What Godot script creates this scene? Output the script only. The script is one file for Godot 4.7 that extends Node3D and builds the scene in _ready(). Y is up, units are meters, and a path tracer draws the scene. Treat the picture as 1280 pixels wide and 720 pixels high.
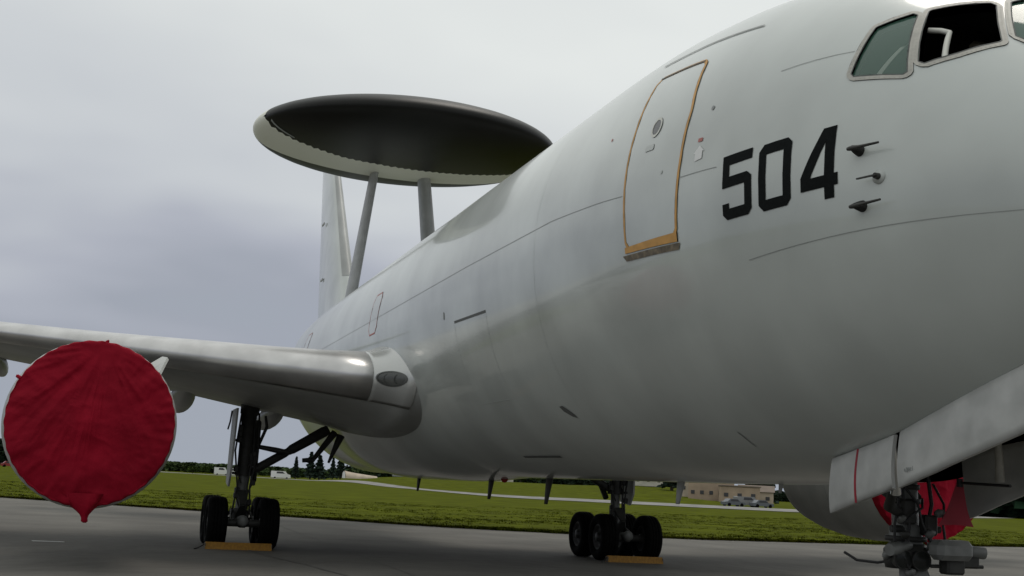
extends Node3D
# Axes: +Z is towards the aircraft's nose, -Z aft, -X its starboard side. "st" below is metres to starboard, "x" metres aft of the nose tip.

# ------------------------------------------------------------------ mesh helpers
class MB:
	var st := SurfaceTool.new()
	var n := 0
	func _init() -> void:
		st.begin(Mesh.PRIMITIVE_TRIANGLES)
	func group(g: int) -> void:
		st.set_smooth_group(g)
	func flat() -> void:
		st.set_smooth_group(-1)
	func tri(a: Vector3, b: Vector3, c: Vector3, out := Vector3.ZERO) -> void:
		# clockwise seen from the side that "out" points to
		if out != Vector3.ZERO and (c - a).cross(b - a).dot(out) < 0.0:
			var t := b; b = c; c = t
		st.add_vertex(a); st.add_vertex(b); st.add_vertex(c)
		n += 1
	func quad(a: Vector3, b: Vector3, c: Vector3, d: Vector3, out := Vector3.ZERO) -> void:
		if a.distance_squared_to(b) > 1e-12 and b.distance_squared_to(c) > 1e-12:
			tri(a, b, c, out)
		if a.distance_squared_to(d) > 1e-12 and d.distance_squared_to(c) > 1e-12:
			tri(a, c, d, out)
	func grid(rows: Array, closed := false, out := Vector3.ZERO) -> void:
		# rows of equally many points; orientation from the centroid unless out is given
		var cen := Vector3.ZERO
		var k := 0
		for r in rows:
			for p in r:
				cen += p; k += 1
		cen /= k
		var m: int = rows[0].size()
		var last := m if closed else m - 1
		var s := 0.0
		for i in rows.size() - 1:
			for j in last:
				var a: Vector3 = rows[i][j]
				var c: Vector3 = rows[i + 1][(j + 1) % m]
				var b: Vector3 = rows[i][(j + 1) % m]
				var d: Vector3 = rows[i + 1][j]
				var nn := (c - a).cross(b - d)
				s += nn.dot(out if out != Vector3.ZERO else (a + c) * 0.5 - cen)
		for i in rows.size() - 1:
			for j in last:
				var a: Vector3 = rows[i][j]
				var b: Vector3 = rows[i][(j + 1) % m]
				var c: Vector3 = rows[i + 1][(j + 1) % m]
				var d: Vector3 = rows[i + 1][j]
				if s >= 0.0:
					quad(a, b, c, d)
				else:
					quad(d, c, b, a)
	func fan(ring: Array, out: Vector3) -> void:
		var c := Vector3.ZERO
		for p in ring:
			c += p
		c /= ring.size()
		for i in ring.size():
			tri(c, ring[i], ring[(i + 1) % ring.size()], out)
	func tube(path: Array, radii: Array, sides := 10, caps := true) -> void:
		var rows := []
		var up := Vector3(0.13, 0.31, 0.94)
		for i in path.size():
			var d: Vector3 = (path[mini(i + 1, path.size() - 1)] - path[maxi(i - 1, 0)]).normalized()
			if absf(d.dot(up)) > 0.95:
				up = Vector3(0.9, 0.2, 0.1)
			var u := (up - d * up.dot(d)).normalized()
			up = u
			var v := d.cross(u)
			var ring := []
			for k in sides:
				var t := TAU * k / sides
				ring.append(path[i] + (u * cos(t) + v * sin(t)) * float(radii[mini(i, radii.size() - 1)]))
			rows.append(ring)
		grid(rows, true)
		if caps:
			flat()
			fan(rows[0], path[0] - path[1])
			fan(rows[-1], path[-1] - path[-2])
			group(0)
	func rod(a: Vector3, b: Vector3, r: float, r2 := -1.0, sides := 10) -> void:
		tube([a, b], [r, r if r2 < 0.0 else r2], sides)
	func lathe(profile: Array, origin: Vector3, axis: Vector3, sides := 48, out_from := true) -> void:
		# profile: Vector2(along axis, radius)
		var u := axis.cross(Vector3(0.2, 1, 0.1)).normalized()
		var v := axis.cross(u)
		var rows := []
		for p in profile:
			var ring := []
			for k in sides:
				var t := TAU * k / sides
				ring.append(origin + axis * p.x + (u * cos(t) + v * sin(t)) * p.y)
			rows.append(ring)
		grid(rows, true)
	func box(c: Vector3, size: Vector3, bev := 0.01, basis := Basis()) -> void:
		var h := size * 0.5
		bev = minf(bev, minf(h.x, minf(h.y, h.z)) * 0.9)
		flat()
		for ax in 3:
			for s in [-1.0, 1.0]:
				var o := Vector3.ZERO; o[ax] = s
				var q := []
				for k in [[-1, -1], [1, -1], [1, 1], [-1, 1]]:
					var p := Vector3.ZERO
					p[ax] = s * h[ax]
					p[(ax + 1) % 3] = k[0] * (h[(ax + 1) % 3] - bev)
					p[(ax + 2) % 3] = k[1] * (h[(ax + 2) % 3] - bev)
					q.append(c + basis * p)
				quad(q[0], q[1], q[2], q[3], basis * o)
				# one edge strip per pair of neighbouring faces
				for s2 in [-1.0, 1.0]:
					var b := (ax + 1) % 3
					var e := (ax + 2) % 3
					var o2 := Vector3.ZERO; o2[ax] = s; o2[b] = s2
					var r := []
					for w in [[h[ax], h[b] - bev, -1], [h[ax], h[b] - bev, 1], [h[ax] - bev, h[b], 1], [h[ax] - bev, h[b], -1]]:
						var p := Vector3.ZERO
						p[ax] = s * w[0]; p[b] = s2 * w[1]; p[e] = w[2] * (h[e] - bev)
						r.append(c + basis * p)
					quad(r[0], r[1], r[2], r[3], basis * o2)
		for i in 8:
			var s3 := Vector3(1 if i & 1 else -1, 1 if i & 2 else -1, 1 if i & 4 else -1)
			tri(c + basis * (s3 * Vector3(h.x, h.y - bev, h.z - bev)), c + basis * (s3 * Vector3(h.x - bev, h.y, h.z - bev)), c + basis * (s3 * Vector3(h.x - bev, h.y - bev, h.z)), basis * s3)
		group(0)
	func prism(poly: Array, o: Vector3, ux: Vector3, uy: Vector3, th: float) -> void:
		# a flat outline of Vector2 in the plane (ux, uy), th thick, centred
		var w := ux.cross(uy).normalized() * th * 0.5
		var pk := PackedVector2Array(poly)
		var idx := Geometry2D.triangulate_polygon(pk)
		flat()
		for s in [1.0, -1.0]:
			for i in range(0, idx.size(), 3):
				tri(o + ux * pk[idx[i]].x + uy * pk[idx[i]].y + w * s, o + ux * pk[idx[i + 1]].x + uy * pk[idx[i + 1]].y + w * s, o + ux * pk[idx[i + 2]].x + uy * pk[idx[i + 2]].y + w * s, w * s)
		var cw := 1.0 if Geometry2D.is_polygon_clockwise(pk) else -1.0
		for i in pk.size():
			var a := pk[i]
			var b := pk[(i + 1) % pk.size()]
			var e := (b - a)
			var nn := Vector2(-e.y, e.x) * cw
			quad(o + ux * a.x + uy * a.y + w, o + ux * b.x + uy * b.y + w, o + ux * b.x + uy * b.y - w, o + ux * a.x + uy * a.y - w, ux * nn.x + uy * nn.y)
		group(0)
	func done(into: ArrayMesh = null) -> ArrayMesh:
		st.generate_normals()
		return st.commit(into) if into else st.commit()


var M := {}
var used := {}

func numbered(called: String, parent: Node) -> String:
	var key := str(parent.get_instance_id()) + called
	var k: int = used.get(key, 0)
	used[key] = k + 1
	return called if k == 0 else "%s_%03d" % [called, k]

func put(called: String, mesh: Mesh, mat: Variant, parent: Node = self, at := Vector3.ZERO) -> MeshInstance3D:
	var o := MeshInstance3D.new()
	o.name = numbered(called, parent)
	o.mesh = mesh
	o.position = at
	o.cast_shadow = GeometryInstance3D.SHADOW_CASTING_SETTING_ON
	if mat is Array:
		for i in mat.size():
			o.set_surface_override_material(i, mat[i])
	elif mat:
		o.material_override = mat
	parent.add_child(o, true)
	return o

func node(called: String, parent: Node = self, at := Vector3.ZERO) -> Node3D:
	var o := Node3D.new()
	o.name = numbered(called, parent)
	o.position = at
	parent.add_child(o, true)
	return o

func tag(o: Node, label: String, category: String, group := "", kind := "") -> void:
	if label: o.set_meta("label", label)
	if category: o.set_meta("category", category)
	if group: o.set_meta("group", group)
	if kind: o.set_meta("kind", kind)

func structure(called: String, mesh: Mesh, mat: Material) -> MeshInstance3D:
	var o := put(called, mesh, mat)
	o.set_meta("kind", "structure")
	return o

func P(st: float, h: float, x: float) -> Vector3:
	return Vector3(-st, h, -x)

# ------------------------------------------------------------------ materials
func lin(r: float, g: float, b: float, a := 1.0) -> Color:
	var c := Color(r, g, b).linear_to_srgb()
	c.a = a
	return c

func noise_image(size: int, freq: float, oct: int, seed_: int, lo: float, hi: float, contrast := 1.0, stretch := Vector2(1, 1)) -> Image:
	var nz := FastNoiseLite.new()
	nz.noise_type = FastNoiseLite.TYPE_SIMPLEX_SMOOTH
	nz.seed = seed_
	nz.frequency = freq
	nz.fractal_octaves = oct
	var src := nz.get_seamless_image(size, size)
	src.convert(Image.FORMAT_L8)
	var d := src.get_data()
	var o := PackedByteArray()
	o.resize(d.size() * 3)
	for i in d.size():
		var v := clampf((d[i] / 255.0 - 0.5) * contrast + 0.5, 0, 1)
		var b := int(255.0 * lerpf(lo, hi, v))
		o[i * 3] = b; o[i * 3 + 1] = b; o[i * 3 + 2] = b
	return Image.create_from_data(size, size, false, Image.FORMAT_RGB8, o)

func tex(im: Image) -> ImageTexture:
	return ImageTexture.create_from_image(im)

func bump(size: int, freq: float, oct: int, seed_: int, strength: float) -> ImageTexture:
	var im := noise_image(size, freq, oct, seed_, 0, 1, 1.2)
	im.bump_map_to_normal_map(strength)
	return tex(im)

func mat(color: Color, rough: float, metal := 0.0, albedo: Texture2D = null, scale := 1.0, normal: Texture2D = null, nscale := 1.0, spec := 0.5) -> StandardMaterial3D:
	var m := StandardMaterial3D.new()
	m.albedo_color = color
	m.roughness = rough
	m.metallic = metal
	m.metallic_specular = spec
	m.uv1_triplanar = true
	m.uv1_world_triplanar = true
	m.uv1_scale = Vector3.ONE * scale
	if albedo: m.albedo_texture = albedo
	if normal:
		m.normal_enabled = true
		m.normal_texture = normal
		m.normal_scale = nscale
	return m

func materials() -> void:
	var soft := tex(noise_image(512, 0.006, 5, 3, 0.86, 1.0, 1.3))
	var grime := tex(noise_image(512, 0.012, 6, 8, 0.62, 1.0, 1.6))
	var fine := tex(noise_image(512, 0.05, 5, 5, 0.75, 1.0, 1.4))
	var rough_map := tex(noise_image(512, 0.01, 5, 12, 0.55, 1.0, 1.5))
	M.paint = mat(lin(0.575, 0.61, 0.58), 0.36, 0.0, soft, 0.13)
	M.paint.roughness = 0.30
	M.paint.clearcoat_enabled = true
	M.paint.clearcoat = 0.55
	M.paint.clearcoat_roughness = 0.07
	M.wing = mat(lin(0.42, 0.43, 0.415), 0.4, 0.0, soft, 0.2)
	M.cap = mat(lin(0.50, 0.505, 0.49), 0.26, 0.45)
	M.slat = mat(lin(0.62, 0.61, 0.60), 0.3, 0.75, soft, 0.4)
	M.door_paint = mat(lin(0.50, 0.505, 0.485), 0.45, 0.0, soft, 0.6)
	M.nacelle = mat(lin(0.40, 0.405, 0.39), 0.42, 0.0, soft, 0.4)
	M.bay = mat(lin(0.46, 0.43, 0.35), 0.6, 0.0, soft, 0.7)
	M.seam = mat(lin(0.10, 0.105, 0.10), 0.7)
	M.seam_soft = mat(lin(0.27, 0.285, 0.275), 0.6)
	M.seam_faint = mat(lin(0.48, 0.505, 0.48), 0.35)
	M.black = mat(lin(0.008, 0.010, 0.010), 0.75, 0.0, fine, 0.8, null, 1.0, 0.2)
	M.gold = mat(lin(0.66, 0.34, 0.07), 0.5, 0.0, soft, 1.3)
	M.gold_worn = mat(lin(0.24, 0.19, 0.12), 0.6, 0.0, grime, 1.3)
	M.red_line = mat(lin(0.42, 0.12, 0.10), 0.5)
	M.radome = mat(lin(0.0075, 0.0075, 0.006), 0.42, 0.0, soft, 0.25, null, 1.0, 0.3)
	M.strip = mat(lin(0.80, 0.80, 0.70), 0.5)
	M.strut_paint = mat(lin(0.42, 0.43, 0.42), 0.4, 0.0, soft, 0.5)
	M.tyre = mat(lin(0.006, 0.006, 0.006), 0.85, 0.0, grime, 2.0, null, 1.0, 0.2)
	M.hub = mat(lin(0.06, 0.06, 0.058), 0.45, 0.2, grime, 3.0)
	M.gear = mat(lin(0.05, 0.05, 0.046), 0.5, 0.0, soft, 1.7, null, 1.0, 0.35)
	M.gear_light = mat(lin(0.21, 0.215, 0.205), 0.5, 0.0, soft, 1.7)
	M.chrome = mat(lin(0.7, 0.7, 0.7), 0.15, 1.0)
	M.hose = mat(lin(0.02, 0.02, 0.02), 0.6)
	M.red = mat(lin(0.30, 0.005, 0.020), 0.7, 0.0, tex(noise_image(512, 0.006, 4, 31, 0.88, 1.0, 1.2)), 0.3, bump(1024, 0.012, 5, 33, 6.0), 0.35, 0.22)
	M.red_flag = mat(lin(0.33, 0.012, 0.03), 0.6, 0.0, soft, 1.0)
	M.chock = mat(lin(0.40, 0.19, 0.012), 0.6, 0.0, fine, 0.5)
	M.dark = mat(lin(0.012, 0.012, 0.011), 0.8)
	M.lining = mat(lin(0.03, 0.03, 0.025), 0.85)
	M.frame = mat(lin(0.50, 0.485, 0.43), 0.5, 0.0, soft, 2.5)
	M.pale = mat(lin(0.62, 0.62, 0.56), 0.5)
	M.rivet = mat(lin(0.40, 0.385, 0.34), 0.5)
	var g := StandardMaterial3D.new()
	g.albedo_color = lin(0.10, 0.22, 0.16, 0.42)
	g.roughness = 0.04
	g.transparency = BaseMaterial3D.TRANSPARENCY_ALPHA
	M.glass = g
	var lg := StandardMaterial3D.new()
	lg.albedo_color = lin(0.03, 0.033, 0.03, 0.6)
	lg.roughness = 0.15
	lg.metallic_specular = 0.3
	lg.transparency = BaseMaterial3D.TRANSPARENCY_ALPHA
	M.lens = lg
	M.beacon = mat(lin(0.25, 0.01, 0.01), 0.15)
	# ground
	M.apron = mat(lin(0.148, 0.140, 0.124), 0.85, 0.0, tex(noise_image(1024, 0.005, 5, 41, 0.84, 1.0, 1.4)), 0.04, bump(512, 0.08, 4, 42, 2.0), 0.25, 0.35)
	M.joint = mat(lin(0.10, 0.096, 0.086), 0.9)
	M.white_mark = mat(lin(0.7, 0.7, 0.68), 0.7)
	M.grass = mat(lin(0.088, 0.104, 0.004), 1.0, 0.0, tex(noise_image(1024, 0.007, 6, 51, 0.78, 1.0, 1.4)), 0.03, null, 1.0, 0.1)
	M.blades = mat(lin(0.12, 0.14, 0.007), 0.9, 0.0, null, 1.0, null, 1.0, 0.15)
	M.blades.vertex_color_use_as_albedo = true
	M.taxiway = mat(lin(0.31, 0.30, 0.28), 0.9, 0.0, grime, 0.03)
	M.leaf = mat(lin(1, 1, 1), 0.9, 0.0, null, 1.0, null, 1.0, 0.1)
	M.leaf.vertex_color_use_as_albedo = true
	M.bark = mat(lin(0.06, 0.045, 0.03), 0.9)
	M.tan = mat(lin(0.42, 0.32, 0.235), 0.9, 0.0, soft, 0.1)
	M.tan2 = mat(lin(0.50, 0.42, 0.33), 0.9, 0.0, soft, 0.1)
	M.cream = mat(lin(0.55, 0.52, 0.45), 0.9, 0.0, soft, 0.1)
	M.roof = mat(lin(0.20, 0.16, 0.13), 0.9, 0.0, soft, 0.1)
	M.window = mat(lin(0.05, 0.05, 0.055), 0.2)
	M.white = mat(lin(0.72, 0.72, 0.70), 0.4)
	M.grey_metal = mat(lin(0.22, 0.22, 0.22), 0.5)
	M.car_red = mat(lin(0.25, 0.03, 0.03), 0.3)
	M.car_silver = mat(lin(0.4, 0.4, 0.41), 0.35)
	M.car_grey = mat(lin(0.12, 0.13, 0.15), 0.3)

# ------------------------------------------------------------------ fuselage surface
# x, crown, keel, half width, height of the widest line
const ST := [
	[0.0, 3.78, 3.78, 0.0, 3.78], [0.06, 4.02, 3.55, 0.26, 3.79], [0.25, 4.32, 3.29, 0.56, 3.81], [0.6, 4.60, 3.02, 0.89, 3.85],
	[1.1, 4.88, 2.74, 1.22, 3.92], [1.6, 5.19, 2.52, 1.50, 4.01], [2.1, 5.66, 2.35, 1.73, 4.12], [2.6, 6.06, 2.21, 1.94, 4.22],
	[3.2, 6.40, 2.09, 2.11, 4.33], [4.0, 6.72, 1.98, 2.28, 4.45], [5.0, 6.995, 1.91, 2.42, 4.56], [6.2, 7.193, 1.87, 2.50, 4.64],
	[7.6, 7.315, 1.85, 2.53, 4.69], [9.0, 7.345, 1.84, 2.535, 4.70], [20.0, 7.345, 1.84, 2.535, 4.70], [31.0, 7.345, 1.86, 2.535, 4.70],
	[33.0, 7.345, 1.98, 2.49, 4.75], [36.0, 7.345, 2.50, 2.30, 4.97], [39.0, 7.325, 3.35, 1.94, 5.30], [42.0, 7.245, 4.30, 1.45, 5.70],
	[45.0, 7.025, 5.20, 0.82, 6.08], [46.6, 6.765, 5.68, 0.42, 6.20], [47.24, 6.465, 6.0, 0.12, 6.22]]
const NU := 2.13
const KV := 0.0443   # metres of chart per degree round the section
var slope := []

func prepare_sections() -> void:
	var n := ST.size()
	for k in range(1, 5):
		var m := []
		m.resize(n)
		var d := []
		for i in n - 1:
			d.append((ST[i + 1][k] - ST[i][k]) / (ST[i + 1][0] - ST[i][0]))
		m[0] = d[0]; m[n - 1] = d[n - 2]
		for i in range(1, n - 1):
			m[i] = 0.0
			if d[i - 1] * d[i] > 0.0:
				var h0: float = ST[i][0] - ST[i - 1][0]
				var h1: float = ST[i + 1][0] - ST[i][0]
				var w1 := 2.0 * h1 + h0
				var w2 := h1 + 2.0 * h0
				m[i] = (w1 + w2) / (w1 / d[i - 1] + w2 / d[i])
		slope.append(m)

func section(x: float) -> Array:
	x = clampf(x, 0.0, 47.239)
	var i := 0
	while i < ST.size() - 2 and ST[i + 1][0] <= x:
		i += 1
	var h: float = ST[i + 1][0] - ST[i][0]
	var t: float = (x - ST[i][0]) / h
	var o := []
	for k in 4:
		o.append((2 * t * t * t - 3 * t * t + 1) * ST[i][k + 1] + (t * t * t - 2 * t * t + t) * h * slope[k][i] + (-2 * t * t * t + 3 * t * t) * ST[i + 1][k + 1] + (t * t * t - t * t) * h * slope[k][i + 1])
	return o

func skin(x: float, v: float) -> Vector3:   # v: chart metres, 0 at the starboard side, up positive
	var c := section(x)
	var ph := deg_to_rad(v / KV)
	var s := sin(ph)
	var co := cos(ph)
	var e := NU if s > 0.0 else 2.0
	var q := pow(pow(absf(co), e) + pow(absf(s), e), -1.0 / e)
	return Vector3(-c[2] * co * q, c[3] + ((c[0] - c[3]) if s > 0.0 else (c[3] - c[1])) * s * q, -x)

func skin_normal(x: float, v: float) -> Vector3:
	var e := 0.02
	var a := skin(x + e, v) - skin(maxf(x - e, 0.0005), v)
	var b := skin(x, v + e) - skin(x, v - e)
	var n := b.cross(a).normalized()
	var c := section(x)
	if n.dot(skin(x, v) - Vector3(0, c[3], -x)) < 0.0 and x > 0.1:
		n = -n
	return n

func chart(x: float, deg: float) -> Vector2:
	return Vector2(x, deg * KV)

func at_height(x: float, y: float) -> Vector2:   # starboard side
	var c := section(x)
	var h: float = c[0] - c[3] if y > c[3] else c[3] - c[1]
	var t := clampf((y - c[3]) / h, -1, 1)
	var e := NU if t > 0 else 2.0
	var w := pow(maxf(1.0 - pow(absf(t), e), 0.0), 1.0 / e)
	return Vector2(x, rad_to_deg(atan2(t, w)) * KV)

var xs: PackedFloat32Array
var vs: PackedFloat32Array

func emit_patch(st: SurfaceTool, polys: Array, off: float) -> void:
	for pg in polys:
		if pg.size() < 3 or absf(area(pg)) < 1e-7:
			continue
		var idx := Geometry2D.triangulate_polygon(pg)
		for i in range(0, idx.size(), 3):
			var p := []
			var nn := []
			for k in 3:
				var c: Vector2 = pg[idx[i + k]]
				var n := skin_normal(c.x, c.y)
				p.append(skin(c.x, c.y) + n * off)
				nn.append(waved(n, p[k]))
			var order := [0, 1, 2]
			if (p[2] - p[0]).cross(p[1] - p[0]).dot(nn[0] + nn[1] + nn[2]) < 0.0:
				order = [0, 2, 1]
			for k in order:
				st.set_normal(nn[k])
				st.add_vertex(p[k])

# the skin is slightly wavy between its frames, which the gloss shows
var wave := FastNoiseLite.new()

func waved(n: Vector3, p: Vector3) -> Vector3:
	wave.frequency = 0.55
	return (n + Vector3(wave.get_noise_3d(p.x * 0.6, p.y * 1.2, p.z), wave.get_noise_3d(p.x + 40.0, p.y * 1.5, p.z), wave.get_noise_3d(p.x, p.y, p.z + 90.0)) * 0.004).normalized()

func area(pg: PackedVector2Array) -> float:
	var a := 0.0
	for i in pg.size():
		a += pg[i].cross(pg[(i + 1) % pg.size()])
	return a * 0.5

func bounds(pg: PackedVector2Array) -> Rect2:
	var r := Rect2(pg[0], Vector2.ZERO)
	for p in pg:
		r = r.expand(p)
	return r

func cell_poly(i: int, j: int) -> PackedVector2Array:
	return PackedVector2Array([Vector2(xs[i], vs[j]), Vector2(xs[i + 1], vs[j]), Vector2(xs[i + 1], vs[j + 1]), Vector2(xs[i], vs[j + 1])])

# a piece of the skin inside the outlines and outside the holes, lying off metres proud; wall > 0 adds an edge
func patch(outlines: Array, off: float, holes := [], wall := 0.0, st: SurfaceTool = null) -> ArrayMesh:
	var own := st == null
	if own:
		st = SurfaceTool.new()
		st.begin(Mesh.PRIMITIVE_TRIANGLES)
	for outline in outlines:
		var b := bounds(outline)
		for i in xs.size() - 1:
			if xs[i + 1] < b.position.x or xs[i] > b.end.x:
				continue
			for j in vs.size() - 1:
				if vs[j + 1] < b.position.y or vs[j] > b.end.y:
					continue
				var got: Array = Geometry2D.intersect_polygons(cell_poly(i, j), outline)
				for h in holes:
					var next := []
					for g in got:
						next.append_array(Geometry2D.clip_polygons(g, h))
					got = next
				emit_patch(st, got, off)
		if wall > 0.0:
			edge_wall(st, outline, off, off - wall)
	if wall > 0.0:
		for h in holes:
			edge_wall(st, h, off, off - wall)
	return st.commit() if own else null

func edge_wall(st: SurfaceTool, outline: PackedVector2Array, a: float, b: float) -> void:
	for i in outline.size():
		var p := outline[i]
		var q := outline[(i + 1) % outline.size()]
		var steps := maxi(1, int(p.distance_to(q) / 0.12))
		for k in steps:
			var c := p.lerp(q, float(k) / steps)
			var d := p.lerp(q, float(k + 1) / steps)
			var nc := skin_normal(c.x, c.y)
			var nd := skin_normal(d.x, d.y)
			var v := [skin(c.x, c.y) + nc * a, skin(d.x, d.y) + nd * a, skin(d.x, d.y) + nd * b, skin(c.x, c.y) + nc * b]
			var n: Vector3 = (v[1] - v[0]).cross(v[2] - v[0]).normalized()
			for t in [0, 1, 2, 0, 2, 3]:
				st.set_normal(n)
				st.add_vertex(v[t])

func line(points: Array, width: float) -> Array:
	var dense := PackedVector2Array()
	for i in points.size() - 1:
		var a: Vector2 = points[i]
		var b: Vector2 = points[i + 1]
		var k := maxi(1, int(a.distance_to(b) / 0.6))
		for s in k:
			dense.append(a.lerp(b, float(s) / k))
	dense.append(points[-1])
	return Geometry2D.offset_polyline(dense, width * 0.5, Geometry2D.JOIN_ROUND, Geometry2D.END_BUTT)

func rounded(pg: Array, r: float) -> PackedVector2Array:
	var inner := Geometry2D.offset_polygon(PackedVector2Array(pg), -r, Geometry2D.JOIN_MITER)
	if inner.is_empty():
		return PackedVector2Array(pg)
	return Geometry2D.offset_polygon(inner[0], r, Geometry2D.JOIN_ROUND)[0]

func grown(pg: PackedVector2Array, r: float) -> PackedVector2Array:
	return Geometry2D.offset_polygon(pg, r, Geometry2D.JOIN_ROUND)[0]

func mirrored(pg: PackedVector2Array) -> PackedVector2Array:
	var o := PackedVector2Array()
	for p in pg:
		o.append(Vector2(p.x, 180.0 * KV - p.y))
	o.reverse()
	return o

func disc(c: Vector2, r: float, sides := 16, squash := 1.0) -> PackedVector2Array:
	var o := PackedVector2Array()
	for i in sides:
		var t := TAU * i / sides
		o.append(c + Vector2(cos(t), sin(t) * squash) * r)
	return o

# ------------------------------------------------------------------ the scene
func _ready() -> void:
	var cam := Camera3D.new()
	cam.name = "camera"
	cam.fov = 26.15
	cam.near = 0.1
	cam.far = 9000.0
	cam.transform = Transform3D(Basis(Vector3(0.95245149, 0.05003997, 0.30055309), Vector3(-0.09457207, 0.98625426, 0.1354941), Vector3(-0.28964165, -0.15747548, 0.94409173)).orthonormalized(), Vector3(-7.43556, 1.67376, 5.48164))
	add_child(cam)
	cam.current = true
	var we := WorldEnvironment.new()
	we.name = "world_environment"
	var env := Environment.new()
	env.background_mode = Environment.BG_SKY
	env.sky = Sky.new()
	env.sky.sky_material = overcast_sky()
	env.tonemap_mode = Environment.TONE_MAPPER_LINEAR
	env.tonemap_exposure = 1.0
	env.sdfgi_enabled = true
	env.ssao_enabled = true
	env.ssil_enabled = true
	we.environment = env
	add_child(we)
	var sun := DirectionalLight3D.new()
	sun.name = "sun"
	sun.light_energy = 0.28
	sun.light_color = Color(1.0, 0.97, 0.93)
	sun.light_angular_distance = 24.0
	sun.shadow_enabled = true
	add_child(sun)
	sun.look_at_from_position(Vector3(30, 100, -38), Vector3.ZERO)

	materials()
	prepare_sections()
	setting()
	background()
	aircraft()
	loose_things()

func overcast_sky() -> PanoramaSkyMaterial:
	var w := 1536
	var h := 768
	var im := Image.create(w, h, false, Image.FORMAT_RGBF)
	var a := FastNoiseLite.new()
	a.noise_type = FastNoiseLite.TYPE_SIMPLEX_SMOOTH
	a.seed = 2839; a.frequency = 0.5; a.fractal_octaves = 5; a.fractal_gain = 0.5
	var b := FastNoiseLite.new()
	b.noise_type = FastNoiseLite.TYPE_SIMPLEX_SMOOTH
	b.seed = 4; b.frequency = 1.1; b.fractal_octaves = 4
	var stops := [[0.0, Color(0.265, 0.295, 0.35)], [0.06, Color(0.315, 0.345, 0.405)], [0.13, Color(0.425, 0.45, 0.515)], [0.20, Color(0.565, 0.595, 0.63)], [0.27, Color(0.65, 0.68, 0.695)], [0.36, Color(0.77, 0.80, 0.79)], [1.4, Color(0.80, 0.83, 0.815)]]
	var toward := Vector3(0.55, 0.7, -0.45).normalized()
	for y in h:
		var el := PI * (0.5 - (y + 0.5) / h)
		var up := maxf(sin(el), 0.0)
		for x in w:
			var az := TAU * ((x + 0.5) / w - 0.5)
			var dir := Vector3(-sin(az) * cos(el), sin(el), -cos(az) * cos(el))
			var k := 1.0 / (up + 0.22)
			var n := a.get_noise_3d(dir.x * k, 1.7, dir.z * k * 1.4)
			var m := b.get_noise_3d(dir.x * k * 0.8, up * 3.0, dir.z * k)
			# bluish grey near the horizon, paler higher, in soft uneven layers
			var side := clampf(dir.dot(toward) * 0.5 + 0.5, 0, 1)
			var t := maxf(0.0, (up + (n * 0.17 + m * 0.05) * smoothstep(0.0, 0.16, up)) * lerpf(0.82, 1.12, side))
			var c: Color = stops[-1][1]
			for i in stops.size() - 1:
				if t < stops[i + 1][0]:
					c = stops[i][1].lerp(stops[i + 1][1], (t - stops[i][0]) / (stops[i + 1][0] - stops[i][0]))
					break
			im.set_pixel(x, y, c)
	var m := PanoramaSkyMaterial.new()
	m.panorama = tex(im)
	return m

# ------------------------------------------------------------------ ground
const EDGE := [[-900.0, -110.0], [-60.0, -76.0], [-25.0, -63.0], [-12.3, -55.7], [-4.9, -48.9], [0.4, -44.3], [4.6, -40.6], [9.0, -38.9], [14.3, -38.5], [24.0, -41.0], [34.6, -45.2], [60.0, -53.0], [140.0, -70.0], [900.0, -120.0]]

func edge_z(x: float) -> float:
	for i in EDGE.size() - 1:
		if x <= EDGE[i + 1][0] or i == EDGE.size() - 2:
			var t: float = (x - EDGE[i][0]) / (EDGE[i + 1][0] - EDGE[i][0])
			return lerpf(EDGE[i][1], EDGE[i + 1][1], t)
	return -50.0

func ground_height(x: float, z: float) -> float:
	var dx := x + 7.4
	var dz := -(z - 5.5)
	var d := sqrt(dx * dx + dz * dz)
	var az := rad_to_deg(atan2(dx, dz))
	var h := 3.1 * smoothstep(270.0, 470.0, d) * smoothstep(8.0, 13.0, az) * (1.0 - smoothstep(24.5, 28.0, az))
	h += 1.1 * smoothstep(230.0, 260.0, d) * smoothstep(21.0, 23.5, az) * (1.0 - smoothstep(25.6, 27.6, az))
	h += 2.0 * smoothstep(560.0, 900.0, d) * (1.0 - smoothstep(8.0, 13.0, az))
	return h

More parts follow.
